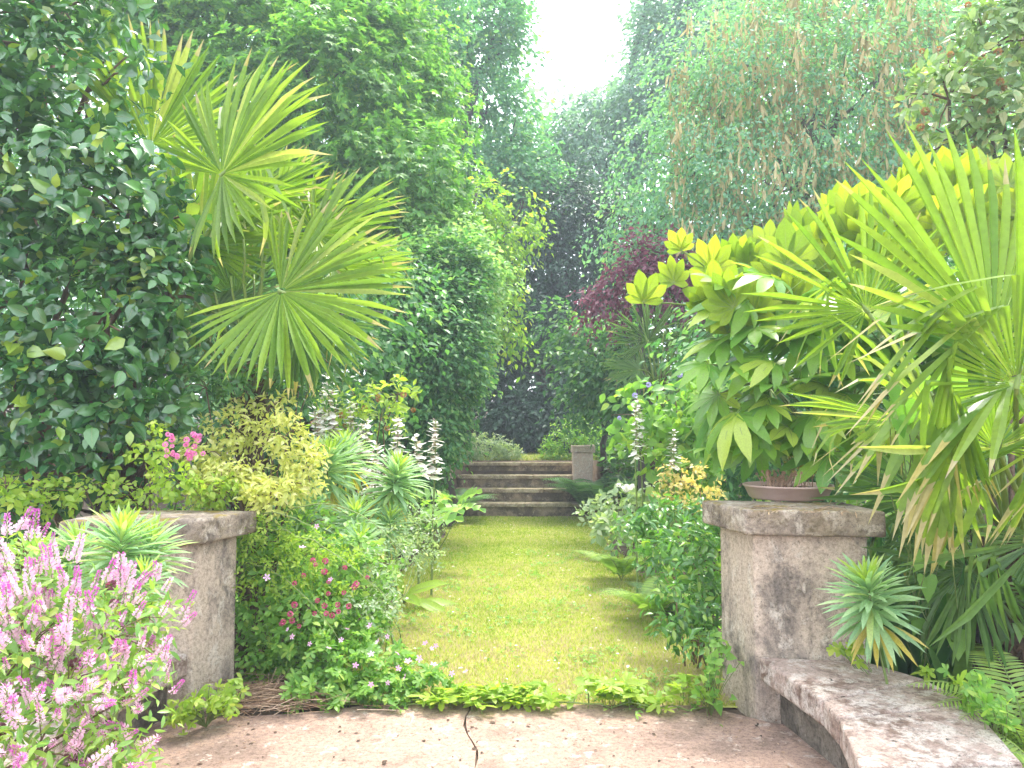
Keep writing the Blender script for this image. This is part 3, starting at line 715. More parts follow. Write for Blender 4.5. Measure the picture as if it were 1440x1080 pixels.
# clipped hornbeam: dense dark body, paler sprays on its right side
tree('hornbeam_tree', 'dense dark green hornbeam shrub left of the steps', 'shrub', tbase(622, 11, .2), P(622, 380, 11), .10,
     [ell(612, 425, 10.6, 52, 50), ell(615, 510, 10.4, 46, 56), ell(596, 585, 10.2, 40, 44), ell(620, 575, 10.4, 18, 34), ell(628, 375, 10.8, 40, 30), ell(575, 480, 10.5, 36, 66), ell(590, 630, 10.4, 30, 24)],
     1700, 15, .08, 'hazel', T_SMALL, slen=.42, seed=12, flat=.9, lump=.4)
tree('variegated_dogwood', 'pale variegated shrub on the right flank of the hornbeam', 'shrub', tbase(628, 11.6, .0), P(655, 400, 11.3), .05,
     [ell(655, 420, 11.0, 18, 44), ell(658, 500, 10.9, 16, 44), ell(640, 360, 11.0, 40, 22), ell(590, 365, 10.7, 40, 22), ell(675, 385, 11.2, 36, 20), ell(620, 330, 11.2, 44, 20), ell(660, 440, 11, 26, 20), ell(560, 400, 10.6, 34, 22)],
     560, 13, .085, 'hazel_pale', T_SMALL, slen=.36, seed=13, flat=1.0)
# far wood: one mass that closes the view
def far_wood():
    rng = np.random.default_rng(40); bl = []
    for x in range(-700, 2200, 85):
        top = 60 if (x < 640 or x > 960) else (130 if x < 700 or x > 900 else 190)
        for y in range(top, 640, 85):
            bl.append(ell(x + rng.normal()*22, y + rng.normal()*22, 36 + rng.normal()*3, 70, 66))
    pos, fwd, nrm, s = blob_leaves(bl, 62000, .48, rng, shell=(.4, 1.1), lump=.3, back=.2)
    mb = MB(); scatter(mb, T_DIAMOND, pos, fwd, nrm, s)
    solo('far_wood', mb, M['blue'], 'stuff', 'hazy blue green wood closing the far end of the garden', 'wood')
far_wood()
for nm, lab, px, d, bl, sd in [
    ('leafy_tree', 'plain green leafy tree filling the space behind the camellia and left palm', 150, 9.5, [ell(x, y, 9 + (x % 3)*.3, 110, 90) for x, y in ((-80, 200), (60, 300), (-60, 420), (90, 470), (230, 400), (330, 470), (430, 500), (200, 560), (340, 590), (450, 590), (-100, 560), (40, 610), (80, 180), (480, 440))], 14),
    ('leafy_tree', 'plain green leafy tree filling the space behind the fatsia and right palm', 1300, 9.5, [ell(x, y, 8.6 + (x % 3)*.3, 110, 80) for x, y in ((1080, 480), (1200, 430), (1330, 420), (1450, 380), (1150, 560), (1280, 540), (1400, 520), (1060, 600), (1500, 600), (1350, 640), (1220, 650), (1480, 250))], 15)]:
    tree(nm, lab, 'tree', tbase(px, d, 0), P(px, 380, d), .14, bl, 1500, 14, .10, 'hazel', T_SMALL, slen=.5, seed=sd)
# tall trees standing to the sides and behind, just outside the frame edge
# ================================================================ SHRUBS WITH LARGE LEAVES
def shrub(name, label, cat, base, blobs, n, size, mats, temps, seed, limit=300, lo=None, stem='twig', sr=.012, group=None, leafname='leaf', asp=1.0, nst=5, **kw):
    rng = np.random.default_rng(seed+200); base = np.asarray(base, float)
    t = thing(name, base, label, cat, group)
    mb = MB()
    for c, R in blobs:
        mb.tube(bend(base + rng.normal(size=3)*V3(.05, .05, 0), c, .05, 6, rng, .1), [sr, sr*.5], 5)
        for _ in range(nst):
            mb.tube(bend(c, c + nz(rng.normal(size=3))*R*.95, .03, 4, rng, .1), [sr*.45, sr*.2], 4)
    part('stem', mb, M[stem], t, True)
    kw.setdefault('sprig', 5); pos, fwd, nrm, s = blob_leaves(blobs, n, size, rng, **kw)
    leaves(t, leafname, temps, [M[m] for m in mats], pos, fwd, nrm, s, limit, 'foliage', lo, asp=asp)
    return t, rng
def bloom(t, name, T, mats, pts, size, rng, limit=300, up=.6, fwdv=None):
    pts = np.asarray(pts); n = len(pts); nrm = nz(V3(0, -.7, up) + rng.normal(size=(n, 3))*.35)
    leaves(t, name, T, [M[m] for m in mats], pts, nz(rng.normal(size=(n, 3))) if fwdv is None else fwdv, nrm, size*(.75 + .5*rng.random(n)), limit, 'flowers')
def front_pts(blobs, n, rng, r=1.05):
    pos, *_ = blob_leaves(blobs, n, 1, rng, shell=(r*.97, r*1.03), back=0, lump=.2)
    return pos

cam_bl = [ell(10, 60, 5.3, 150, 110), ell(120, 130, 5.2, 110, 110), ell(60, 270, 5.1, 150, 120), ell(170, 300, 5.0, 100, 110), ell(20, 430, 5.0, 110, 120), ell(150, 440, 4.9, 120, 110),
          ell(240, 420, 5.0, 60, 80), ell(60, 570, 4.9, 120, 100), ell(190, 560, 4.95, 70, 80), ell(-80, 300, 5.2, 160, 260), ell(90, 10, 5.4, 150, 60), ell(200, 330, 5.1, 80, 70), ell(60, 680, 4.9, 120, 60)]
shrub('camellia_bush', 'big dark glossy camellia bush filling the upper left corner', 'bush', tbase(40, 5.3), cam_bl, 9000, .112, ['camellia', 'stem'],
      [T_CAMEL, T_CAMEL2], 1, lo=T_CAMEL_LO, sr=.03, shell=(.55, 1.07), lump=.22, up=.7, out=.5, droop=.3, back=.12, jit=.6)
t, rng = shrub('rhododendron', 'rhododendron with pale green leaves and rusty buds at the top right corner', 'bush', tbase(1400, 7.5, .2),
      [ell(1390, 70, 7.2, 80, 70), ell(1335, 140, 7, 64, 56), ell(1410, 170, 7, 70, 60), ell(1450, 20, 7.2, 90, 60), ell(1440, 260, 7.2, 80, 70), ell(1340, 200, 7.1, 60, 30)],
      2600, .12, ['rhodo', 'stem'], [T_CAMEL], 2, lo=T_CAMEL_LO, sr=.03, asp=.85, shell=(.5, 1.08), up=.5, nst=9)
bloom(t, 'bud_cluster', T_BALL, ['rust'], front_pts([ell(1390, 70, 7.2, 80, 70), ell(1335, 140, 7, 64, 56), ell(1410, 170, 7, 70, 60)], 34, rng), .06, rng)
def rhodo_small():
    bl = [ell(505, 560, 7.6, 40, 22), ell(560, 555, 7.5, 26, 26), ell(535, 590, 7.5, 36, 20), ell(470, 580, 7.7, 30, 30)]
    t, rng = shrub('azalea', 'young azalea with pale leaf whorls and brown seed heads behind the flower spikes', 'bush', tbase(500, 7.8), bl, 420, .085, ['bed_lime', 'stem'], [T_CAMEL], 3, 180, lo=T_CAMEL_LO, sr=.012, asp=.7)
    bloom(t, 'seed_head', T_BALL, ['rust'], front_pts(bl, 14, rng), .05, rng)
rhodo_small()
# golden shrub
gb = [ell(335, 605, 4.95, 40, 28), ell(290, 640, 4.8, 34, 30), ell(400, 615, 4.8, 32, 30), ell(330, 665, 4.65, 50, 32), ell(425, 665, 4.75, 34, 34), ell(345, 562, 5.1, 18, 14), ell(388, 575, 5.0, 20, 22), ell(380, 690, 4.55, 50, 30), ell(290, 690, 4.6, 30, 26), ell(445, 640, 4.9, 18, 20)]
shrub('golden_shrub', 'golden yellow leaved shrub below the left palm', 'bush', tbase(350, 4.9), gb, 2600, .055, ['choisya', 'vein'], [T_CAMEL], 4, lo=T_CAMEL_LO, sr=.012, asp=.7, shell=(.5, 1.2), lump=.4)
ub = [ell(340, 520, 5.0, 50, 30), ell(420, 545, 5.3, 40, 26), ell(290, 545, 4.95, 40, 34), ell(380, 490, 5.5, 50, 30), ell(450, 500, 5.9, 50, 50)]
shrub('mahonia', 'dark leafy shrub crowding the foot of the left palm fans', 'shrub', tbase(360, 5.3), ub, 1100, .06, ['bed_dark', 'vein'], [T_CAMEL], 28, 200, lo=T_SMALL, sr=.01, asp=.8, shell=(.3, 1.15), lump=.4)
# rose with pink cluster
rb = [ell(255, 680, 4.45, 50, 30), ell(310, 690, 4.5, 40, 30), ell(220, 640, 4.5, 24, 50), ell(190, 700, 4.6, 50, 30), ell(60, 700, 4.5, 60, 26), ell(120, 690, 4.6, 50, 30), ell(10, 690, 4.3, 40, 30)]
t, rng = shrub('rose_bush', 'pale leaved rose with one small pink flower cluster above the left pier', 'bush', tbase(230, 4.6), rb, 1100, .05, ['bed_lime', 'vein'], [T_CAMEL], 5, 240, lo=T_SMALL, sr=.008, shell=(.3, 1.1), lump=.3)
bloom(t, 'flower', T_BALL, ['pinkfl'], [P(258+rng.normal()*15, 632+rng.normal()*11, 4.2) for _ in range(30)], .026, rng)
# leafy shrub beside the left pier
lb = [ell(370, 760, 4.75, 46, 40), ell(420, 790, 4.7, 60, 50), ell(370, 840, 4.65, 44, 60), ell(440, 860, 4.6, 60, 44), ell(370, 920, 4.55, 36, 36), ell(500, 800, 4.9, 50, 50), ell(430, 740, 5.0, 70, 30), ell(520, 850, 4.9, 34, 40)]
t, rng = shrub('honeysuckle', 'tangled green honeysuckle with crimson button flowers right of the left pier', 'shrub', tbase(420, 4.75), lb, 3400, .05, ['bed', 'vein'], [T_CAMEL], 6, lo=T_SMALL, sr=.008, shell=(.4, 1.1), lump=.32)
fl = [(520, 815), (535, 812), (470, 800), (458, 800), (495, 835), (480, 835), (468, 848), (488, 852), (462, 860), (430, 820), (424, 872), (415, 880), (432, 876), (490, 860), (508, 852), (450, 790), (478, 820), (422, 856), (410, 868), (446, 812), (500, 806), (516, 826), (432, 854), (470, 790), (464, 838), (482, 862), (474, 868)]
bloom(t, 'flower', T_BALL, ['crimson'], [P(x-16 + rng.normal()*3, y + rng.normal()*4, 4.15 + rng.random()*.1) for x, y in fl], .028, rng)
# arching pale stems
mb = MB()
for a, b, s in (((345, 740), (560, 860), .12), ((340, 790), (480, 905), .1), ((355, 725), (470, 770), .08), ((400, 720), (570, 780), .14)):
    mb.tube(bend(P(*a, 4.5), P(*b, 4.2), s, 12, rng, .02), [.004, .002], 4)
part('arching_stem', mb, M['stem'], t, True)
sb = [ell(530, 815, 4.85, 34, 40), ell(560, 770, 5.3, 40, 34), ell(500, 850, 4.6, 40, 24), ell(590, 740, 6.2, 40, 30), ell(545, 860, 4.75, 26, 26), ell(600, 780, 6.0, 26, 24)]
t, rng = shrub('white_campion', 'loose silvery leaved plant with tiny white flowers along the left lawn edge', 'plant', tbase(545, 5.2), sb, 1500, .036, ['silver', 'vein'], [T_CAMEL], 26, 200, lo=T_SMALL, sr=.005, shell=(.3, 1.15), lump=.35, asp=.7, stem='stem')
bloom(t, 'flower', T_FLOWER, ['white'], front_pts(sb, 16, rng, 1.12), .024, rng)
yb = [ell(370, 740, 4.5, 50, 24), ell(440, 765, 4.5, 50, 26), ell(400, 800, 4.5, 40, 26), ell(480, 800, 4.6, 30, 26), ell(345, 800, 4.5, 20, 40)]
shrub('jasmine', 'lime leaved jasmine sprays tumbling over the honeysuckle', 'climbing plant', tbase(400, 4.7), yb, 1500, .034, ['bed_lime', 'vein'], [T_CAMEL], 27, 300, lo=T_SMALL, sr=.004, shell=(.5, 1.2), lump=.4, asp=.75, stem='stem')
# hydrangea
hb = [ell(900, 590, 7.4, 44, 50), ell(950, 560, 7.3, 44, 40), ell(985, 600, 7.2, 44, 50), ell(930, 620, 7.2, 50, 40), ell(1010, 540, 7.4, 40, 36), ell(960, 660, 7, 50, 30)]
t, rng = shrub('hydrangea', 'light green hydrangea with a few blue flowers left of the fatsia', 'bush', tbase(950, 7.4), hb, 900, .12, ['bed', 'vein'], [T_CAMEL, T_CAMEL2], 7, lo=T_CAMEL_LO, sr=.012, asp=1.15)
bloom(t, 'flower', T_BALL, ['blue_fl'], [P(x, y, 6.9) for x, y in ((912, 541), (893, 556), (956, 527), (871, 588))], .04, rng)
# glossy shrub behind right pier foot
gl = [ell(998, 880, 4.6, 14, 24), ell(985, 905, 4.45, 22, 14), ell(1002, 850, 4.75, 14, 30), ell(950, 880, 4.75, 18, 16), ell(975, 790, 4.9, 34, 56), ell(935, 770, 5.3, 36, 40), ell(960, 850, 4.75, 36, 36), ell(990, 730, 5.2, 30, 30), ell(900, 740, 6, 36, 26), ell(930, 720, 5.9, 40, 26)]
shrub('laurel_shrub', 'glossy green laurel shrub against the path side of the right pier', 'shrub', tbase(975, 4.95), gl, 1700, .068, ['laurel', 'stem'], [T_CAMEL, T_CAMEL2], 8, lo=T_CAMEL_LO, sr=.006, asp=.75, shell=(.5, 1.08))
# pale border plants by the steps end, right side
vb = [ell(868, 700, 8.5, 30, 22), ell(840, 720, 9, 24, 20), ell(900, 700, 8, 24, 18), ell(870, 740, 7.6, 26, 20), ell(925, 700, 7.4, 24, 26)]
t, rng = shrub('masterwort', 'pale green leafy clump with white umbels along the right lawn edge', 'plant', tbase(870, 8.2), vb, 650, .09, ['silver', 'stem'], [T_CAMEL], 9, 150, lo=T_SMALL, sr=.006)
bloom(t, 'flower', T_BALL, ['white'], [P(880, 686, 7.8) + rng.normal(size=3)*.05*V3(1, 1, .3) for _ in range(16)] + [P(915, 746, 6.2) + rng.normal(size=3)*.06*V3(1, 1, .4) for _ in range(12)], .04, rng)
# golden spurge heads
sb = [ell(945, 690, 6.6, 26, 30), ell(985, 690, 6.3, 26, 30), ell(960, 660, 6.6, 30, 16)]
t, rng = shrub('golden_spurge', 'straw coloured spurge with dry yellow flower heads beside the right pier', 'plant', tbase(965, 6.5), sb, 420, .05, ['golden_fl', 'stem'], [T_SMALL], 10, 200, sr=.006, stem='dry')
# artemisia above the steps
shrub('flowering_mound', 'pale mound of tiny white flowers left above the top step', 'plant', tbase(690, 14.6, .86), [ell(690, 632, 14.5, 44, 20), ell(665, 628, 14.6, 22, 18), ell(715, 636, 14.4, 24, 12)], 2600, .055, ['silver', 'stem'], [T_SMALL], 11, 60, T_DIAMOND, shell=(.4, 1.15), lump=.2)
shrub('box_shrub', 'rounded light green shrub right above the top step', 'shrub', tbase(800, 14.8, .86), [ell(800, 625, 14.7, 34, 30), ell(825, 605, 14.9, 26, 24), ell(775, 635, 14.5, 18, 14)], 2400, .06, ['bed', 'stem'], [T_SMALL], 12, 60, T_DIAMOND, shell=(.4, 1.12), lump=.2)
shrub('pachysandra', 'dim low evergreen plants at the back of the upper lawn', 'plant', tbase(735, 20.5, .86), [ell(700, 610, 20, 50, 16), ell(760, 612, 20.5, 60, 16), ell(650, 600, 19, 40, 26), ell(840, 600, 19, 40, 26)], 2600, .10, ['dark', 'stem'], [T_SMALL], 13, 20, T_DIAMOND, shell=(.3, 1.1))

# ---------------------------------------------------------------- border ground cover
def cover(name, label, spots, n, size, mat, T, seed, h=.18):
    rng = np.random.default_rng(seed); mb = MB(); P_, F_, N_, S_ = [], [], [], []
    for x0, x1, y0, y1, hh in spots:
        k = int(n*(x1-x0)*(y1-y0)/sum((a[1]-a[0])*(a[3]-a[2]) for a in spots))
        x = x0 + (x1-x0)*rng.random(k); y = y0 + (y1-y0)*rng.random(k); g = .5 + .5*wob(np.stack([x, y, 0*x], -1), 4, seed)
        rise = np.clip((y-11.2)/3, 0, 1)*.86*(np.abs(x) > 1.3)
        z = rise + hh*(.25 + .75*g)*rng.random(k)**.5
        P_.append(np.stack([x, y, z], -1)); S_.append(size*(.6 + .8*rng.random(k)))
    p = np.concatenate(P_); s = np.concatenate(S_); k = len(p)
    scatter(mb, T, p, nz(rng.normal(size=(k, 3))*V3(1, 1, .4) + V3(0, -.3, .2)), nz(UP + rng.normal(size=(k, 3))*.5), s)
    solo(name, mb, M[mat], 'stuff', label, 'ground cover')
cover('ground_cover', 'mixed green leafy ground cover of the left border', [(-2.6, -1.22, 4.5, 8, .30), (-3.2, -1.2, 8, 12.6, .45), (-5, -2.5, 4.5, 12.6, .5)], 15000, .075, 'bed', T_SMALL, 3)
cover('ground_cover', 'mixed green leafy ground cover of the right border', [(1.12, 2.6, 4.6, 8, .28), (1.12, 3.4, 8, 12.8, .4), (2.2, 6, 4.3, 12, .5)], 15000, .075, 'bed', T_SMALL, 4)
cover('ground_cover', 'dark leaves crowding the terrace beside the steps', [(-5, -1.3, 12.6, 16, .5), (1.1, 5, 12.6, 16, .5)], 9000, .12, 'bed_dark', T_SMALL, 5)

# ================================================================ FERNS
def fern(name, label, base, nfr, L, mat, seed, group=None, upv=.9, aim=None, npin=30, pw=.24):
    rng = np.random.default_rng(seed+300); base = np.asarray(base, float); t = thing(name, base, label, 'fern', group)
    for k in range(nfr):
        a = 2*math.pi*k/nfr + rng.normal()*.3; o = V3(math.cos(a), math.sin(a), 0)
        if aim is not None: o = nz(o*.7 + np.asarray(aim))
        l = L*(.75 + .45*rng.random()); s = np.linspace(0, 1, 14)[:, None]
        pth = base + o*l*s*(.55 + .4*s) + UP*l*upv*(s - .62*s*s)
        mb = MB(); mb.tube(pth, [.005*L/.6, .0015], 4, 1)
        u = np.linspace(.12, .98, npin); q = np.stack([np.interp(u, s[:, 0], pth[:, j]) for j in range(3)], -1)
        d = nz(np.gradient(q, axis=0)); side = nz(np.cross(d, UP + 0*d))
        w = l*pw*np.sin(np.pi*np.clip(u*.86 + .12, 0, 1))**.8
        for sg in (-1, 1):
            f = nz(side*sg + d*.45 - UP*.12); scatter(mb, blade([.03, .065, .05, 0], .1, .12), q, f, nz(np.cross(side, d)*1.0 + rng.normal(size=q.shape)*.12), w)
        part('frond', mb, [M[mat], M['stem']], t)
fern('fern', 'feathery blue green fern right of the steps', tbase(842, 12.5), 20, 1.0, 'fern_dark', 1, upv=1.5)
fern('fern', 'feathery fern hanging over the right end of the steps', tbase(822, 12.85, .1), 16, .75, 'fern_dark', 2, upv=1.5)
fern('fern', 'dark fern left of the steps behind the flower spikes', tbase(640, 12.3, .0), 15, .8, 'fern_dark', 3, upv=1.3)
fern('fern', 'yellow green fern on the right lawn edge nearest the steps', tbase(872, 7.6), 12, .55, 'fern', 4, upv=1.2)
fern('fern', 'yellow green fern leaning over the lawn before the laurel', tbase(915, 6.1), 13, .52, 'fern', 5, upv=1.15)
fern('fern', 'bright fern behind the far corner of the lichened bench', P(1452, 960, 3.35)*V3(1, 1, 0), 13, .5, 'fern', 6, upv=1.9)
fern('fern', 'bright fern at the lower right corner of the picture', P(1500, 1000, 3.0)*V3(1, 1, 0), 11, .42, 'fern', 7, upv=1.7)
fern('fern', 'small feathery fern beneath the golden spurge', tbase(945, 6.3), 11, .5, 'fern_dark', 8, upv=.9)

# ================================================================ FAN PALMS
def leaflet_mesh(name, mats, dth, kind, seed):
    """one fan segment folded along its rib: wide where it joins its neighbours, tapering to a free tip"""
    rng = random.Random(seed); V = []; F = []; mi = []; kk = rng.choice([.34, .46, .58]); dry = rng.choice([.72, .84, .9])
    st = [.04, .22, kk, kk+.06, .72, dry, 1.0]; st.sort(); jn = .58; hw = math.tan(dth/2)
    ang = 0; y = 0; z = 0; last = 0
    for i, r in enumerate(st):
        seg = r-last; last = r
        if kind == 'soft' and r > .5: ang -= .2*rng.random()
        if kind == 'droop' and r > .4: ang -= .42
        if kind == 'broken' and abs(r-kk-.06) < 1e-6: ang -= 1.5 + .5*rng.random()
        elif kind == 'broken' and r > kk+.06: ang -= .08
        y += seg*math.cos(ang); z += seg*math.sin(ang)
        w = r*hw*1.12 if r <= jn else jn*hw*1.12*(1 + .25*math.sin((r-jn)/(1-jn)*3.1))*(1-(r-jn)/(1-jn))**.7
        if r >= 1: w = 0.0006
        f = 1.1*w
        V += [(-w, y, z+f), (0, y, z), (w, y, z+f)]
    for i in range(len(st)-1):
        a = i*3; m = 1 if (st[i+1] > dry and (kind in ('broken', 'droop') or seed % 3 == 0)) else 0
        F += [(a, a+1, a+4), (a, a+4, a+3), (a+1, a+2, a+5), (a+1, a+5, a+4)]; mi += [m]*4
    return np_mesh(name, np.array(V, float), np.array(F), mats, np.array(mi), False)
DTH = math.radians(5.0)
LEAFLETS = {m: {k: [leaflet_mesh('leaflet', [M[m], M['palm_dry']], DTH, k, q) for q in range(5)] for k in ('straight', 'soft', 'droop', 'broken')} for m in ('palm', 'palm_dark')}
NLEAF = {}
def frond(root, start, hub, axis, normal, R, spread, rng, mat='palm', soft=.22, droop=.07, broken=.05, cup=.12, sag=.05, pr=.012, step=1.0):
    hub = np.asarray(hub, float); axis = nz(axis); normal = nz(normal - np.dot(normal, axis)*axis); side = np.cross(axis, normal)
    mb = MB(); mb.tube(bend(start, hub, sag, 9, rng, .01), [pr*1.4, pr*.8], 6)
    mb.tube([hub - axis*R*.02, hub + axis*R*.10], [pr*1.1, pr*.3], 6)
    fo = part('frond', mb, M['petiole'], root, True); base = wloc(root)
    n = int(round(2*math.radians(spread)/DTH/step)); ms = LEAFLETS[mat]
    cnt = NLEAF.get(root.name, 0); single = cnt + n + 1 > 300; NLEAF[root.name] = cnt + (0 if single else n+1); rest = MB()
    for k in range(n+1):
        u = -1 + 2*k/n; a = u*math.radians(spread)
        d = nz(axis*math.cos(a) + side*math.sin(a) + normal*(cup + .02*(k % 2)) + rng.normal(size=3)*.012)
        l = R*(1 - .28*abs(u)**2.5)*(.94 + .1*rng.random()); q = rng.random()
        kind = 'broken' if q < broken else 'droop' if q < broken+droop else 'soft' if q < broken+droop+soft else 'straight'
        z = normal if kind in ('straight', 'soft') else nz(normal*.25 + UP)
        z = nz(z - np.dot(z, d)*d); x = np.cross(d, z)
        me = ms[kind][int(rng.integers(5))]
        if single:
            V = np.empty(len(me.vertices)*3); me.vertices.foreach_get('co', V); V = V.reshape(-1, 3)*l
            F = np.empty(len(me.polygons)*3, int); me.loops.foreach_get('vertex_index', F)
            rest.add(hub + V[:, :1]*x + V[:, 1:2]*d + V[:, 2:]*z, F.reshape(-1, 3)); continue
        o = bpy.data.objects.new('leaflet', me); COL.objects.link(o); o.parent = fo
        p = hub - base
        o.matrix_basis = Matrix(((x[0]*l, d[0]*l, z[0]*l, p[0]), (x[1]*l, d[1]*l, z[1]*l, p[1]), (x[2]*l, d[2]*l, z[2]*l, p[2]), (0, 0, 0, 1)))
    if single: part('leaflets', rest, M[mat], fo, False, 'stuff')
def dirpx(ang, dy=0.):
    a = math.radians(ang); return V3(math.cos(a), dy, math.sin(a))
def palm_trunk(t, base, top, r, seed):
    rng = np.random.default_rng(seed); mb = MB(); mb.tube(bend(base, top, 0, 8, rng, .03), [r, r*1.15, r], 12); part('trunk', mb, M['fibre'], t, True)
    mb = MB(); n = 160; u = rng.random(n); a = rng.random(n)*6.28
    p = base + (top-base)*u[:, None] + np.stack([np.cos(a)*r, np.sin(a)*r, 0*a], -1)
    scatter(mb, T_STRAP, p, nz(np.stack([np.cos(a)*.5, np.sin(a)*.5, 1+0*a], -1) + rng.normal(size=(n, 3))*.3), nz(np.stack([np.cos(a), np.sin(a), 0*a], -1)), .26); part('fibres', mb, M['fibre'], t, False, 'stuff')
    for k in range(16):
        a = k*2.4; q = top + V3(math.cos(a)*(.25 + .35*rng.random()), math.sin(a)*.3, .25 + .7*rng.random()); mb = MB(); mb.tube(bend(top - UP*.25*rng.random() + V3(math.cos(a)*r*.8, math.sin(a)*r*.8, 0), q, .04, 7, rng, .03), [.016, .011, .007], 6); part('leaf_stalk', mb, M['petiole'], t, True)
def palm_left():
    rng = np.random.default_rng(61)
    c1 = P(178, 640, 5.25); b1 = V3(c1[0]-.02, c1[1], -.05)
    t = thing('fan_palm', b1, 'fan palm with a tall upright fan rising out of the camellia bush', 'palm', 'fan palms of the left border')
    palm_trunk(t, b1, c1, .12, 5)
    #       hub        d    axis          normal             R  spread
    for hx, hy, d, ax, nm, R, sp, kw in [
        (312, 245, 4.85, dirpx(40, -.1), (-.25, -.9, .45), .92, 128, {}),
        (212, 205, 5.45, dirpx(88, .1), (.75, -.65, .1), .95, 70, dict(soft=.2, droop=.02)),
        (285, 345, 5.3, dirpx(70, .1), (-.1, -.9, .3), .8, 110, {}),
        (250, 330, 5.6, dirpx(120, .2), (.3, -.8, .5), .8, 100, {}),
        (330, 290, 5.6, dirpx(20, .1), (-.2, -.7, .7), .8, 115, {}),
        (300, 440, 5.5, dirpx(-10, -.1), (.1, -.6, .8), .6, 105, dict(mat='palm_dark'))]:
        frond(t, c1 + V3(rng.normal()*.05, rng.normal()*.05, 0), P(hx, hy, d), ax, V3(*nm), R, sp, rng, **kw)
    c2 = P(356, 525, 5.35); b2 = V3(c2[0], c2[1], -.05)
    t = thing('fan_palm', b2, 'fan palm with wide sunlit fans bending over the golden shrub', 'palm', 'fan palms of the left border')
    palm_trunk(t, b2, c2, .085, 6)
    for hx, hy, d, ax, nm, R, sp, kw in [
        (395, 410, 4.7, dirpx(-18, -.15), (.1, -.85, .5), .86, 128, dict(broken=.03)),
        (445, 330, 5.4, dirpx(20, .0), (-.1, -.8, .6), .72, 118, dict(broken=.1)),
        (380, 330, 5.7, dirpx(75, .1), (.1, -.9, .3), .75, 110, {}),
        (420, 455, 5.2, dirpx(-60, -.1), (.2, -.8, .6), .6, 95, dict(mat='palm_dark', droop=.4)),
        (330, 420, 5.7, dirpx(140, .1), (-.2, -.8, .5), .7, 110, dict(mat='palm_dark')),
        (470, 380, 5.9, dirpx(10, .2), (0, -.7, .7), .65, 110, {})]:
        frond(t, c2 + V3(rng.normal()*.05, rng.normal()*.05, 0), P(hx, hy, d), ax, V3(*nm), R, sp, rng, **kw)
palm_left()
def palm_right():
    rng = np.random.default_rng(62)
    c = P(1420, 780, 3.95); b = V3(c[0], c[1], -.05)
    t = thing('fan_palm', b, 'big fan palm with torn drooping fans standing right of the pier', 'palm')
    palm_trunk(t, b, c, .12, 7)
    for hx, hy, d, ax, nm, R, sp, kw in [
        (1398, 478, 3.3, dirpx(118, .1), (.25, -.9, .35), 1.0, 66, dict(broken=.06, droop=.02, soft=.1, step=1.35)),
        (1218, 436, 3.9, dirpx(125, .1), (-.25, -.75, .65), .68, 118, dict(broken=.22, droop=.03, step=1.3)),
        (1430, 540, 3.15, dirpx(80, -.1), (.1, -.75, .65), 1.0, 125, dict(broken=.85, droop=.05)),
        (1262, 592, 3.85, dirpx(185, -.2), (.0, -.45, .9), .58, 62, dict(broken=.15, droop=.2, step=1.5)),
        (1335, 640, 3.6, dirpx(140, -.3), (.1, -.6, .8), .85, 110, dict(broken=.75, droop=.1, step=1.2)),
        (1400, 630, 3.35, dirpx(95, -.3), (.1, -.75, .65), .9, 115, dict(broken=.85, droop=.05, step=1.2)),
        (1380, 500, 4.3, dirpx(60, .2), (.1, -.9, .3), .6, 90, dict(step=1.4)),
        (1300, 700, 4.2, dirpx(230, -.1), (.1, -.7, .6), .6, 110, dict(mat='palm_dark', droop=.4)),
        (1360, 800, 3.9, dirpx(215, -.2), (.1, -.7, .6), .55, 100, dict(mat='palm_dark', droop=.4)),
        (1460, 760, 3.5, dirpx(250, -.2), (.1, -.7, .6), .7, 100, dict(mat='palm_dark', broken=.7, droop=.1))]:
        frond(t, c + V3(rng.normal()*.05, rng.normal()*.05, 0), P(hx, hy, d), ax, V3(*nm), R, sp, rng, **kw)
palm_right()
def palm_far():
    rng = np.random.default_rng(63); c = P(925, 540, 10.3); b = V3(c[0], c[1], 0)
    t = thing('fan_palm', b, 'small shaded fan palm far back between the hydrangea and the copper tree', 'palm')
    palm_trunk(t, b, c, .09, 8)
    for hx, hy, d, ax, nm, R, sp in [(912, 480, 10.1, dirpx(110), (-.2, -.8, .5), .62, 110), (955, 500, 10.2, dirpx(40), (.2, -.8, .5), .6, 110), (900, 520, 10, dirpx(180), (-.2, -.7, .6), .55, 110), (945, 545, 9.9, dirpx(-20), (.1, -.7, .6), .55, 100)]:
        frond(t, c, P(hx, hy, d), ax, V3(*nm), R, sp, rng, 'palm_dark', droop=.4)
palm_far()

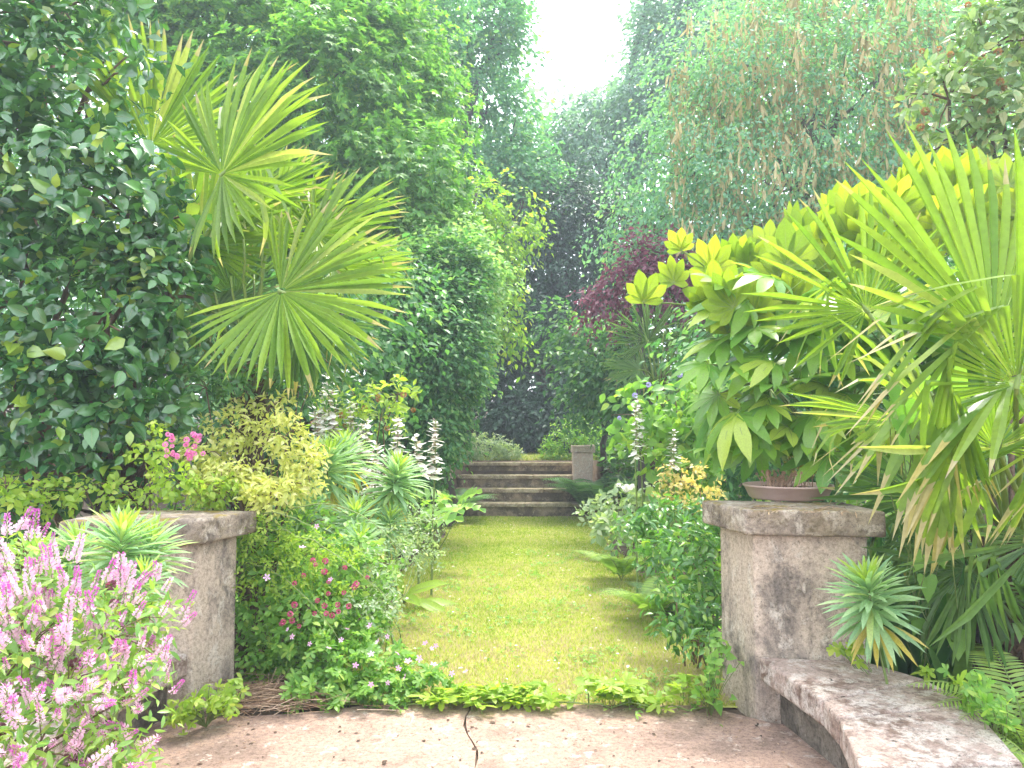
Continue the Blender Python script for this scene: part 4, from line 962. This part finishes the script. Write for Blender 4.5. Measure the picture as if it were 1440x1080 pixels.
# ================================================================ FATSIA
def fatsia():
    rng = np.random.default_rng(71); b = tbase(1180, 5.3)
    t = thing('fatsia', b, 'large fatsia with lime upright top leaves and glossy lower leaves', 'shrub')
    top = []; low = []
    # the crest of young leaves climbs from left to right
    cx = [960, 1000, 1060, 1120, 1180, 1250, 1320, 1380, 1460]; cyy = [385, 345, 325, 300, 285, 262, 235, 235, 235]
    for row, (dy, dd, k) in enumerate([(30, 0.15, 17), (62, 0.0, 16), (98, -.15, 14), (130, -.2, 9)]):
        for q in range(k):
            x = 985 + (q + .5)*(1470-985)/k + rng.normal()*10; y = np.interp(x, cx, cyy) + dy + rng.normal()*11
            top.append((x, y, 4.95 + dd + rng.normal()*.15, (.19 + .14*rng.random())*(.85 + .3*(x-985)/480)))
    top += [(905, 425, 4.8, .21), (948, 398, 4.9, .18), (990, 440, 4.8, .2), (958, 352, 5.0, .16)]
    for x in range(985, 1430, 29):
        for y in range(400, 716, 27):
            if x < 1000 + max(0, (y-590))*.25 or (x > 1265 and y > 600) or (y > 634 and 1035 < x < 1230): continue
            d = 4.62 + ((x-1130)/300)**2*.5 - (y-560)/1400 + rng.normal()*.16
            if y > 625 and x > 1040: d = max(d, 4.8)
            low.append((x + rng.normal()*14, y + rng.normal()*12, max(d, 4.5), .19 + .12*rng.random()))
    mb = MB(); heart_ = P(1200, 560, 5.4)
    hubs = [heart_, P(1080, 540, 5.3), P(1290, 480, 5.35), P(1070, 450, 5.3), P(1180, 420, 5.3), P(1380, 430, 5.35)]
    for h in hubs: mb.tube(bend(b + rng.normal(size=3)*V3(.1, .1, 0), h, .02, 8, rng, .05), [.03, .016], 7)
    def petiole(p):
        h = hubs[int(np.argmin([np.linalg.norm(p-h) for h in hubs]))]; mb.tube(bend(h, p, .03, 6, rng, .02), [.008, .005], 5)
    A = []; B = []
    for x, y, d, s in top:
        p = P(x, y, d); petiole(p)
        A.append((p, nz(V3(rng.normal()*.45, -.1 + rng.normal()*.3, 1)), nz(V3(rng.normal()*.5, -.75, .35 + rng.normal()*.4)), s))
    for x, y, d, s in low:
        p = P(x, y, d); petiole(p); o = nz(p - heart_); r = rng.normal(size=3)
        B.append((p, nz(V3(o[0]*1.0 + r[0]*.55 - .15, -.55 + r[1]*.3, -.12 + o[2]*.35 + r[2]*.3)), nz(V3(r[1]*.35 + o[0]*.25, -.35 + r[0]*.25, 1)), s))
    part('stem', mb, M['petiole'], t, True)
    for D, mat, tm in ((A, 'fatsia_young', [T_FYOUNG, T_FYOUNG2, T_FYOUNG3]), (B, 'fatsia', [T_FATSIA, T_FATSIA2, T_FATSIA3])):
        leaves(t, 'leaf', tm, [M[mat], M['vein']], *[np.array([q[c] for q in D]) for c in range(4)], 300)
fatsia()

# ================================================================ SPURGES (euphorbia rosettes)
def spurge(px, py, d, zb, bpx, R, label, seed, nl=85, lean=None, grp='blue green spurge shoots'):
    rng = np.random.default_rng(seed+400); top = P(px, py, d); base = P(bpx, 900, d)*V3(1, 1, 0) + V3(0, 0, zb)
    nl = int(nl*1.45); t = thing('spurge', base, label, 'plant', grp)
    ax = nz((lean if lean is not None else V3(rng.normal()*.15, -.1, 1)))
    mid = top - ax*R*1.0
    pth = np.concatenate([bend(base, mid, 0, 6, rng, .03), [mid + ax*R*.5, top + ax*R*.2]]); mb = MB(); mb.tube(pth, [.008, .006, .005], 6); part('stem', mb, M['stem'], t, True)
    k = np.arange(nl); u = k/nl; a = k*2.39996
    e1 = nz(np.cross(ax, V3(0, 1, .1))); e2 = np.cross(ax, e1)
    o = np.cos(a)[:, None]*e1 + np.sin(a)[:, None]*e2
    # u=0 at the heart of the rosette, 1 at the hanging old leaves
    el = np.interp(u, [0, .15, .45, .8, 1], [1.35, .95, .35, -.25, -1.1])[:, None]
    f = nz(o*np.cos(el) + ax*np.sin(el) + rng.normal(size=(nl, 3))*.08)
    pos = top + ax*R*(.28 - 1.15*u)[:, None] + o*.006
    nr = nz(ax*1.0 - f*.2 + o*.2 + rng.normal(size=(nl, 3))*.1)
    s = R*np.interp(u, [0, .15, .5, 1], [.5, .85, 1.15, 1.0])*(.85 + .3*rng.random(nl))
    cls = np.where(u < .12, 1, np.where((u > .86) & (rng.random(nl) < .6), 2, 0))
    for c, m in ((0, 'euph'), (1, 'euph_young'), (2, 'euph_old')):
        q = cls == c
        if q.any(): leaves(t, 'leaf', [T_NARROW], [M[m]], pos[q], f[q], nr[q], s[q], 300, asp=.85)
spurge(1222, 832, 3.62, 0, 1262, .205, 'blue green spurge shoot leaning over the lichened bench', 1, 105, V3(-.25, -.2, 1))
spurge(170, 765, 3.35, 0, 130, .20, 'largest spurge shoot in front of the left pier', 2, 100, V3(.1, -.1, 1))
spurge(212, 768, 3.5, 0, 150, .17, 'spurge shoot close against the left pier coping', 3, 80)
spurge(110, 775, 3.5, 0, 90, .17, 'spurge shoot between the pink bush and the left pier', 4, 80)
spurge(55, 790, 3.4, 0, 50, .17, 'spurge shoot behind the top of the pink bush', 5, 80)
spurge(200, 815, 3.25, 0, 150, .13, 'small low spurge shoot with a lime heart by the pink flowers', 6, 70)
spurge(462, 650, 5.6, 0, 458, .25, 'spurge shoot with a yellowed skirt right of the golden shrub', 7, 105, V3(.1, -.1, 1))
spurge(487, 632, 6.0, 0, 487, .22, 'spurge shoot rising behind the one with the yellowed skirt', 8, 85)
spurge(558, 668, 5.8, 0, 548, .24, 'spurge shoot with straw coloured skirt in front of the white flower spikes', 9, 105, V3(.25, -.1, 1))
spurge(424, 712, 5.2, 0, 424, .22, 'low spurge shoot below the golden shrub', 10, 85, V3(0, -.35, 1))
spurge(500, 728, 5.4, 0, 500, .20, 'spurge shoot low in the left border above the arching stems', 11, 85, V3(.1, -.3, 1))
spurge(505, 765, 5.0, 0, 505, .18, 'lowest spurge shoot of the left border', 12, 75, V3(.2, -.3, 1))
spurge(548, 735, 5.6, 0, 545, .17, 'small spurge shoot nearest the lawn edge', 13, 70, V3(.2, -.3, 1))

# ================================================================ ACANTHUS SPIKES
def acanthus_flower():
    V = [(0, 0, 0), (-.26, .4, .12), (0, .72, .26), (.26, .4, .12), (-.34, .28, -.12), (.34, .28, -.12), (-.46, .85, -.24), (.46, .85, -.24), (0, 1.25, -.34)]
    F = [(0, 2, 1), (0, 3, 2), (0, 4, 5), (4, 6, 5), (5, 6, 7), (6, 8, 7)]
    return np.array(V, float), np.array(F), np.array([1, 1, 0, 0, 0, 0])
AFL = np_mesh('flower', *acanthus_flower()[:2], [M['white'], M['bract']], acanthus_flower()[2])
def spike(px, ytop, ybot, d, label, seed, grp='white flower spikes', gap=.046, fs=1.0):
    rng = np.random.default_rng(seed+500); top = P(px + rng.normal()*3, ytop, d); low = P(px + rng.normal()*4, ybot, d); base = low*V3(1, 1, 0)
    t = thing('acanthus', base, label, 'flower spike', grp)
    mb = MB(); mb.tube(bend(base, top, 0, 8, rng, .01), [.012, .005], 6); part('stem', mb, M['stem'], t, True)
    h = top[2]-low[2]; rows = max(6, int(h/gap)); b0 = wloc(t)
    nf = rows*4
    for r in range(nf):
        u = (r + rng.random())/nf; a = r*2.39996 + rng.normal()*.25; o = V3(math.cos(a), math.sin(a), .0 + .6*u*u + rng.normal()*.35)
        y = nz(o); s = .092*fs*(1.05-.5*u)*(.8 + .4*rng.random()); x = nz(np.cross(y, UP)); zz = np.cross(x, y); p = low + (top-low)*u + y*.006 - b0
        ob = bpy.data.objects.new('flower', AFL); COL.objects.link(ob); ob.parent = t
        ob.matrix_basis = Matrix(((x[0]*s, y[0]*s, zz[0]*s, p[0]), (x[1]*s, y[1]*s, zz[1]*s, p[1]), (x[2]*s, y[2]*s, zz[2]*s, p[2]), (0, 0, 0, 1)))
for i, (px, a, b, d, lab) in enumerate([
    (611, 590, 674, 6.9, 'tallest white flower spike standing alone against the dark hornbeam'),
    (589, 614, 660, 7.2, 'short flower spike left of the lone tall one'),
    (559, 587, 650, 6.8, 'broad white flower spike just above the straw skirted spurge'),
    (529, 625, 700, 6.6, 'white flower spike left of the straw skirted spurge'),
    (516, 590, 668, 7.0, 'white flower spike in the middle of the crowded group'),
    (505, 598, 650, 7.2, 'slim flower spike behind the crowded group'),
    (493, 566, 630, 7.4, 'white flower spike below the azalea'),
    (463, 528, 610, 7.4, 'tall flower spike partly hidden by the palm fan tips'),
    (454, 545, 615, 7.5, 'leftmost flower spike in the shade under the palm fans'),
    (443, 575, 620, 7.3, 'short shaded flower spike behind the golden shrub'),
    (540, 640, 690, 6.9, 'low flower spike between the two crowded ones')]):
    spike(px, a, b, d, lab, i)
for i, (px, a, b, d, lab) in enumerate([(894, 572, 645, 6.9, 'tall fading flower spike on long bare stalk before the hydrangea'), (903, 560, 640, 7.0, 'fading flower spike just right of the long stalked one'), (946, 606, 660, 6.6, 'flower spike rising out of the golden spurge')]):
    spike(px, a, b, d, lab, 30+i, 'flower spikes of the right border', fs=.66)
def big_leaf_plant(name, label, base, specs, mat, T, seed, stemr=.008, asp=1.0):
    rng = np.random.default_rng(seed); base = np.asarray(base, float); t = thing(name, base, label, 'plant')
    mb = MB(); Ps, Fs, Ns, Ss = [], [], [], []
    for p, f, n, s in specs:
        mb.tube(bend(base, p, .04, 6, rng, .03), [stemr, stemr*.6], 5); Ps.append(p); Fs.append(nz(f)); Ns.append(nz(n)); Ss.append(s)
    part('stem', mb, M['stem'], t, True)
    leaves(t, 'leaf', T if isinstance(T, list) else [T], [M[mat], M['vein']], np.array(Ps), np.array(Fs), np.array(Ns), np.array(Ss), 300, asp=asp)
rng = np.random.default_rng(81)
sp = []
for x, y in [(600, 712), (625, 705), (640, 715), (615, 725), (650, 708), (590, 730), (635, 700), (660, 718), (605, 742), (575, 742), (560, 722)]:
    sp.append((P(x-6, y, 8.6 - (y-700)*.03), V3(rng.normal()*.8, -.6, .5), V3(rng.normal()*.5, -.5, 1), .34 + .1*rng.random()))
big_leaf_plant('acanthus_leaves', 'large shiny deeply cut leaves at the far left lawn edge', tbase(610, 8.6), sp, 'bed', T_ACANTH, 82)
T_TONGUE = blade([.03, .10, .15, .16, .13, 0.0], .25, .45, wave=.03, rib=.014)
big_leaf_plant('dock_plant', 'floppy lime leaved plant sprawling onto the left of the lawn', P(560, 838, 6.6)*V3(1, 1, 0) + V3(.05, 0, 0), [
    (P(565, 838, 6.6), V3(-.1, -.1, 1), V3(.9, -.5, .1), .34), (P(570, 840, 6.55), V3(.55, -.2, .45), V3(-.2, -.5, .8), .36), (P(590, 848, 6.5), V3(1, -.1, .12), V3(0, -.45, 1), .40),
    (P(582, 846, 6.45), V3(.8, -.6, .1), V3(-.2, -.4, 1), .34), (P(568, 842, 6.5), V3(.3, -.7, .3), V3(-.3, -.3, 1), .3), (P(560, 835, 6.6), V3(-.5, -.4, .5), V3(.2, -.5, 1), .28)], 'bed_lime', T_TONGUE, 83)

# ================================================================ HEBE (front left)
def hebe_spike(seed, th, wd):
    rng = np.random.default_rng(seed); mb = MB(); n = 62; u = np.sort(rng.random(n))**.85; a = np.arange(n)*2.4
    r = wd*np.sqrt(np.clip(1.12-u, .02, 1)); o = np.stack([np.cos(a), np.sin(a), 0*a], -1)
    pos = np.stack([0*u, u, 0*u], -1) + np.stack([o[:, 0]*r*.55, 0*u, o[:, 1]*r*.55], -1)
    f = np.stack([o[:, 0], .35 + .6*u, o[:, 1]], -1)
    m = (u + rng.normal(size=n)*.1 > th).astype(int)
    for c in (0, 1):
        q = m == c; scatter(mb, T_DIAMOND if c else blade([.1, .3, .22, 0], .2, .2), pos[q], f[q], np.cross(f[q], V3(0, 1, .1)), (.15 if c == 0 else .10), c, asp=1.2)
    mb.tube([(0, -.15, 0), (0, .9, 0)], .015, 4, 2)
    return np.concatenate(mb.v), np.concatenate(mb.f), np.concatenate(mb.m)
T_HSPIKES = [hebe_spike(9, .7, .17), hebe_spike(10, .5, .14), hebe_spike(11, .9, .20), hebe_spike(12, .25, .13)]
def hebe():
    bl = [ell(30, 800, 2.9, 60, 60), ell(100, 850, 2.8, 80, 60), ell(40, 910, 2.6, 70, 80), ell(150, 900, 2.75, 80, 70), ell(210, 870, 2.95, 44, 50), ell(90, 980, 2.5, 90, 70), ell(180, 980, 2.6, 60, 60), ell(60, 1060, 2.4, 110, 60), ell(150, 1060, 2.5, 50, 40), ell(-40, 900, 2.6, 80, 160)]
    t, rng = shrub('hebe_bush', 'hebe bush covered in pale pink and magenta flower spikes', 'bush', V3(-2.05, 2.45, 0), bl, 2600, .055, ['hebe', 'vein'], [T_HEBE], 20, lo=blade([.02, .14, .1, 0], .2, .2), sr=.006, stem='twig', shell=(.35, 1.02), lump=.25, up=.7, nst=9, asp=1.15)
    pts = front_pts(bl, 420, rng, 1.04); px, py, _ = proj(pts); k = (px > -30) & (px < 262) & (py > 745) & (py < 1110); pts = pts[k]
    n = len(pts); c = np.mean([b[0] for b in bl], 0)
    f = nz(nz(pts-c)*.55 + UP*.75 + V3(.15, -.15, 0) + rng.normal(size=(n, 3))*.3)
    leaves(t, 'flower_spike', T_HSPIKES, [M['floret'], M['magenta'], M['stem']], pts, f, rng.normal(size=(n, 3)), .088*(.45 + .8*rng.random(n)), 300, 'flowers')
    q = front_pts(bl, 14, rng, .95); bloom(t, 'old_seed_head', T_BALL, ['copper'], q, .04, rng)
hebe()

# ================================================================ GERANIUM, EDGE CREEPER, IVY, BINDWEED
gb = [ell(420, 905, 4.5, 40, 40), ell(470, 925, 4.4, 50, 40), ell(530, 935, 4.4, 50, 36), ell(450, 960, 4.25, 60, 26), ell(540, 968, 4.25, 60, 20), ell(600, 955, 4.35, 40, 24), ell(500, 880, 4.7, 40, 30)]
t, rng = shrub('geranium', 'sprawling cranesbill with lilac pink flowers between the left pier and the lawn', 'plant', tbase(500, 4.4), gb, 1500, .05, ['bed', 'vein'], [T_GERAN], 21, lo=T_TRIFOIL, sr=.004, stem='stem', shell=(.3, 1.1), lump=.3, up=.9)
fl = [(520, 880), (545, 895), (560, 918), (607, 912), (531, 903), (574, 930), (522, 920), (610, 935), (613, 908), (522, 962), (635, 947), (655, 945), (598, 905), (480, 900), (462, 912), (435, 905), (560, 940), (590, 926), (545, 960), (500, 935), (465, 815), (375, 812), (410, 895), (488, 885), (405, 885), (570, 952), (425, 770), (445, 740)]
bloom(t, 'flower', T_FLOWER, ['lilac'], [P(x, y, 4.0 if y > 860 else 4.2) for x, y in fl], .034, rng)
def creeper():
    rng = np.random.default_rng(91); root = tbase(800, 4.16)
    t = thing('edge_creeper', root, 'bright green creeper with five part leaves along the far patio edge', 'plant')
    mb = MB(); mb.tube(bend(V3(-.75, 4.18, .02), V3(1.0, 4.15, .02), .01, 24, rng, .02), .004, 4)
    pos, f, nr, s = [], [], [], []
    for k in range(58):
        x = -.55 + 1.55*rng.random(); b = V3(x, 4.20 + rng.normal()*.05, .0); h = .03 + .08*rng.random()*(1.3 if x > .3 else .8)
        mb.tube(bend(b, b + V3(rng.normal()*.02, 0, h), 0, 4, rng), .002, 4)
        for j in range(4):
            a = rng.random()*6.28; pos.append(b + V3(rng.normal()*.02, rng.normal()*.02, h + rng.normal()*.01)); f.append(V3(math.cos(a), math.sin(a)*.8, .15)); nr.append(nz(UP + rng.normal(size=3)*.35)); s.append(.055 + .045*rng.random())
    part('runner', mb, M['stem'], t, True)
    leaves(t, 'leaf', [T_TRIFOIL, T_GERAN], [M['bed_lime']], np.array(pos), np.array(f), np.array(nr), np.array(s), 300)
creeper()
def leafy_clump(name, label, base, pts, size, mat, T, seed, spread, n, nv=V3(0, -.6, .8), cat='plant'):
    rng = np.random.default_rng(seed); t = thing(name, base, label, cat); mb = MB(); base = np.asarray(base, float)
    pos = np.array([pts[rng.integers(len(pts))] + rng.normal(size=3)*spread for _ in range(n)])
    for p in pos[::2]: mb.tube(bend(base, p, .02, 5, rng, .05), .0022, 4)
    part('stem', mb, M['stem'], t, True)
    leaves(t, 'leaf', [T], [M[mat], M['vein']], pos, nz(rng.normal(size=(n, 3)) + V3(0, -.5, -.1)), nz(nv + rng.normal(size=(n, 3))*.35), size*(.7 + .6*rng.random(n)), 300)
leafy_clump('ivy', 'ivy climbing the path side foot of the right pier', P(1000, 985, 4.1)*V3(1, 1, 0), [P(1008, 925, 4.1), P(1000, 950, 4.05), P(985, 965, 4.05), P(1005, 975, 4.0), P(1012, 905, 4.15)], .05, 'bed', T_HEART, 92, .03, 60)
leafy_clump('oxalis_clump', 'bright green weed tuft at the foot of the left pier', P(290, 1000, 3.9)*V3(1, 1, 0), [P(275, 990, 3.8), P(300, 985, 3.85), P(315, 990, 3.9), P(255, 1005, 3.75), P(325, 970, 4.0)], .042, 'bed_lime', T_TRIFOIL, 93, .03, 130)
leafy_clump('ivy', 'lime ivy leaves on the back edge of the lichened bench', V3(1.86, 3.7, 0), [P(1178, 912, 3.9), P(1195, 914, 3.85), P(1208, 917, 3.8), P(1305, 945, 3.55), P(1330, 955, 3.45), P(1345, 958, 3.4)], .055, 'bed_lime', T_IVY, 94, .014, 22)
leafy_clump('ivy', 'trailing ivy at the far end of the lichened bench', V3(1.95, 3.3, 0), [P(1350, 965, 3.35), P(1370, 975, 3.3), P(1380, 985, 3.2), P(1395, 995, 3.15), P(1402, 1005, 3.05), P(1375, 960, 3.3)], .05, 'bed', T_IVY, 95, .03, 60)
def bindweed():
    rng = np.random.default_rng(96); base = P(1300, 900, 4.1)*V3(1, 1, 0); t = thing('bindweed', base, 'bindweed with heart shaped leaves twining through the right palm', 'climbing plant')
    sp = [(1272, 570, .12), (1262, 590, .09), (1310, 530, .11), (1340, 520, .13), (1268, 610, .10), (1250, 565, .08), (1255, 545, .08), (1298, 780, .10), (1302, 812, .12), (1320, 775, .09), (1385, 590, .08), (1280, 680, .09), (1272, 705, .09), (1345, 890, .13), (1290, 870, .09), (1430, 880, .08), (1420, 560, .09), (1360, 560, .12)]
    mb = MB(); pos = []
    for i, (x, y, s) in enumerate(sp):
        p = P(x, y, 3.25 + .12*rng.random() + (.5 if y > 660 else 0)); pos.append(p); mb.tube(bend(base + UP*.3*(i % 4), p, .05, 7, rng, .06), .0025, 4)
    part('stem', mb, M['stem'], t, True); n = len(sp)
    leaves(t, 'leaf', [T_HEART], [M['bed'], M['vein']], np.array(pos), nz(V3(0, -.2, -1) + rng.normal(size=(n, 3))*.4), nz(V3(0, -1, .35) + rng.normal(size=(n, 3))*.3), np.array([q[2] for q in sp]), 300)
bindweed()
# dark strap leaves added as fill for the shade under the right palm
def straps():
    rng = np.random.default_rng(97); b = P(1330, 930, 4.2)*V3(1, 1, 0); t = thing('strap_plant', b, 'dark strap leaved clump added to fill the shade behind the lichened bench', 'plant')
    n = 230; bp = b + np.stack([np.clip(rng.normal(size=n)*.45, -.3, 1.2), rng.random(n)*.8 - .1, 0*np.zeros(n)], -1)
    f = nz(np.stack([rng.normal(size=n)*.3, rng.normal(size=n)*.35 - .2, np.ones(n)], -1)); leaves(t, 'leaf', [T_STRAP], [M['bed_dark']], bp, f, nz(V3(0, -1, .2) + rng.normal(size=(n, 3))*.3), .75*(.6 + .6*rng.random(n)), 230)
straps()
# plants in the dish
def dish_plants():
    rng = np.random.default_rng(98); c = V3(DC[0], DC[1], 1.145)
    t = thing('sedum', c + V3(-.06, -.05, 0), 'dried pinkish stubble in the left half of the dish', 'plant'); mb = MB()
    for k in range(60):
        p = c + V3(-.07 + rng.normal()*.045, -.07 + rng.normal()*.05, 0); q = p + V3(rng.normal()*.035, rng.normal()*.02, .04 + .06*rng.random()); mb.tube([p, (p+q)/2 + rng.normal(size=3)*.006, q], .0025, 4); scatter(mb, T_BALL, q[None], UP[None], V3(1, 0, 0)[None], .016)
    part('dry_stalks', mb, M['dry_pink'], t)
    t = thing('spurge_seedling', c + V3(.08, 0, 0), 'straggly yellow green seedling in the right half of the dish', 'plant'); mb = MB(); pos = []
    for k in range(16):
        p = c + V3(.08 + rng.normal()*.04, -.03 + rng.normal()*.04, 0); q = p + V3(rng.normal()*.06, rng.normal()*.04, .09 + .17*rng.random()); mb.tube(bend(p, q, 0, 5, rng, .08), .002, 4)
        for j in range(5): pos.append(p + (q-p)*(.5 + .12*j) + rng.normal(size=3)*.012)
    part('stem', mb, M['dry'], t); n = len(pos); pos = np.array(pos)
    leaves(t, 'leaf', [T_ROUND], [M['golden_fl']], pos, nz(rng.normal(size=(n, 3))), nz(V3(0, -.6, .7) + rng.normal(size=(n, 3))*.4), .022 + 0*pos[:, 0], 300)
dish_plants()
# ---------------------------------------------------------------- litter
def litter():
    rng = np.random.default_rng(99)
    mb = MB(); n = 480; c = P(385, 975, 4.25)*V3(1, 1, 0) + V3(0, 0, .03)
    for k in range(n):
        a = rng.random()*3.14; l = .05 + .12*rng.random(); p = c + V3(rng.normal()*.2, rng.normal()*.11 - .05, abs(rng.normal())*.04); d = V3(math.cos(a), math.sin(a)*.6, rng.normal()*.15)*l
        mb.tube([p-d, p + rng.normal(size=3)*.006, p+d], .0015, 3)
    solo('dead_stems', mb, M['dry'], 'stuff', 'heap of dry brown stems at the left patio corner', 'litter')
    mb = MB(); n = 1200; x = -1.7 + 3*rng.random(n); y = 2.0 + 2.1*rng.random(n); e = rng.random(n) < .5
    x = np.where(e, np.where(rng.random(n) < .5, -1.7 + np.abs(rng.normal(size=n))*.18, 1.22 - np.abs(rng.normal(size=n))*.18 - .0*y), x)
    p = np.stack([x, y, .003 + 0*x], -1); scatter(mb, T_DIAMOND, p, nz(rng.normal(size=(n, 3))*V3(1, 1, .1)), nz(UP + rng.normal(size=(n, 3))*.15), .006 + .016*rng.random(n)**3)
    solo('leaf_litter', mb, M['dry'], 'stuff', 'scattered dry leaf crumbs on the pink patio', 'litter')
    mb = MB(); n = 150; y = 4.4 + 8*rng.random(n)**1.4; x = -1.1 + 2.15*rng.random(n); p = np.stack([x, y, .012 + 0*x], -1)
    scatter(mb, T_SMALL, p, nz(rng.normal(size=(n, 3))*V3(1, 1, .2)), nz(UP + rng.normal(size=(n, 3))*.3), .018 + .016*rng.random(n))
    solo('fallen_petals', mb, M['white'], 'stuff', 'white petals scattered over the lawn', 'petals')
    mb = MB(); n = 130; p = np.stack([1.16 + .5*rng.random(n), 3.86 + .36*rng.random(n), 1.076 + 0*np.zeros(n)], -1); scatter(mb, T_NARROW, p, nz(rng.normal(size=(n, 3))*V3(1, 1, .1)), nz(UP + rng.normal(size=(n, 3))*.2), .03 + .03*rng.random(n))
    solo('leaf_litter', mb, M['dry'], 'stuff', 'brown leaf crumbs on the coping around the dish', 'litter')
    mb = MB()
    for k in range(46):
        c = V3(-1.0 + 2.0*rng.random(), 4.3 + 5*rng.random()**1.5, 0); m = int(14 + 26*rng.random()); p = c + np.stack([rng.normal(size=m)*.09, rng.normal(size=m)*.12, .012 + .02*rng.random(m)], -1)
        scatter(mb, T_TRIFOIL, p, nz(rng.normal(size=(m, 3))*V3(1, 1, .2)), nz(UP + rng.normal(size=(m, 3))*.3), .018 + .016*rng.random(m))
    solo('lawn_weeds', mb, M['bed'], 'stuff', 'flat clover tufts growing in the lawn', 'weeds')
    mb = MB(); n = 330; p = np.stack([-1.6 + 2.9*rng.random(n), 2.4 + 1.6*rng.random(n), .004 + 0*np.zeros(n)], -1)
    scatter(mb, T_SMALL, p, nz(rng.normal(size=(n, 3))*V3(1, 1, .1)), nz(UP + rng.normal(size=(n, 3))*.2), .008 + .03*rng.random(n)**3)
    solo('leaf_litter', mb, M['hole'], 'stuff', 'dark crumbs of rotten leaf on the pink patio', 'litter')
litter()
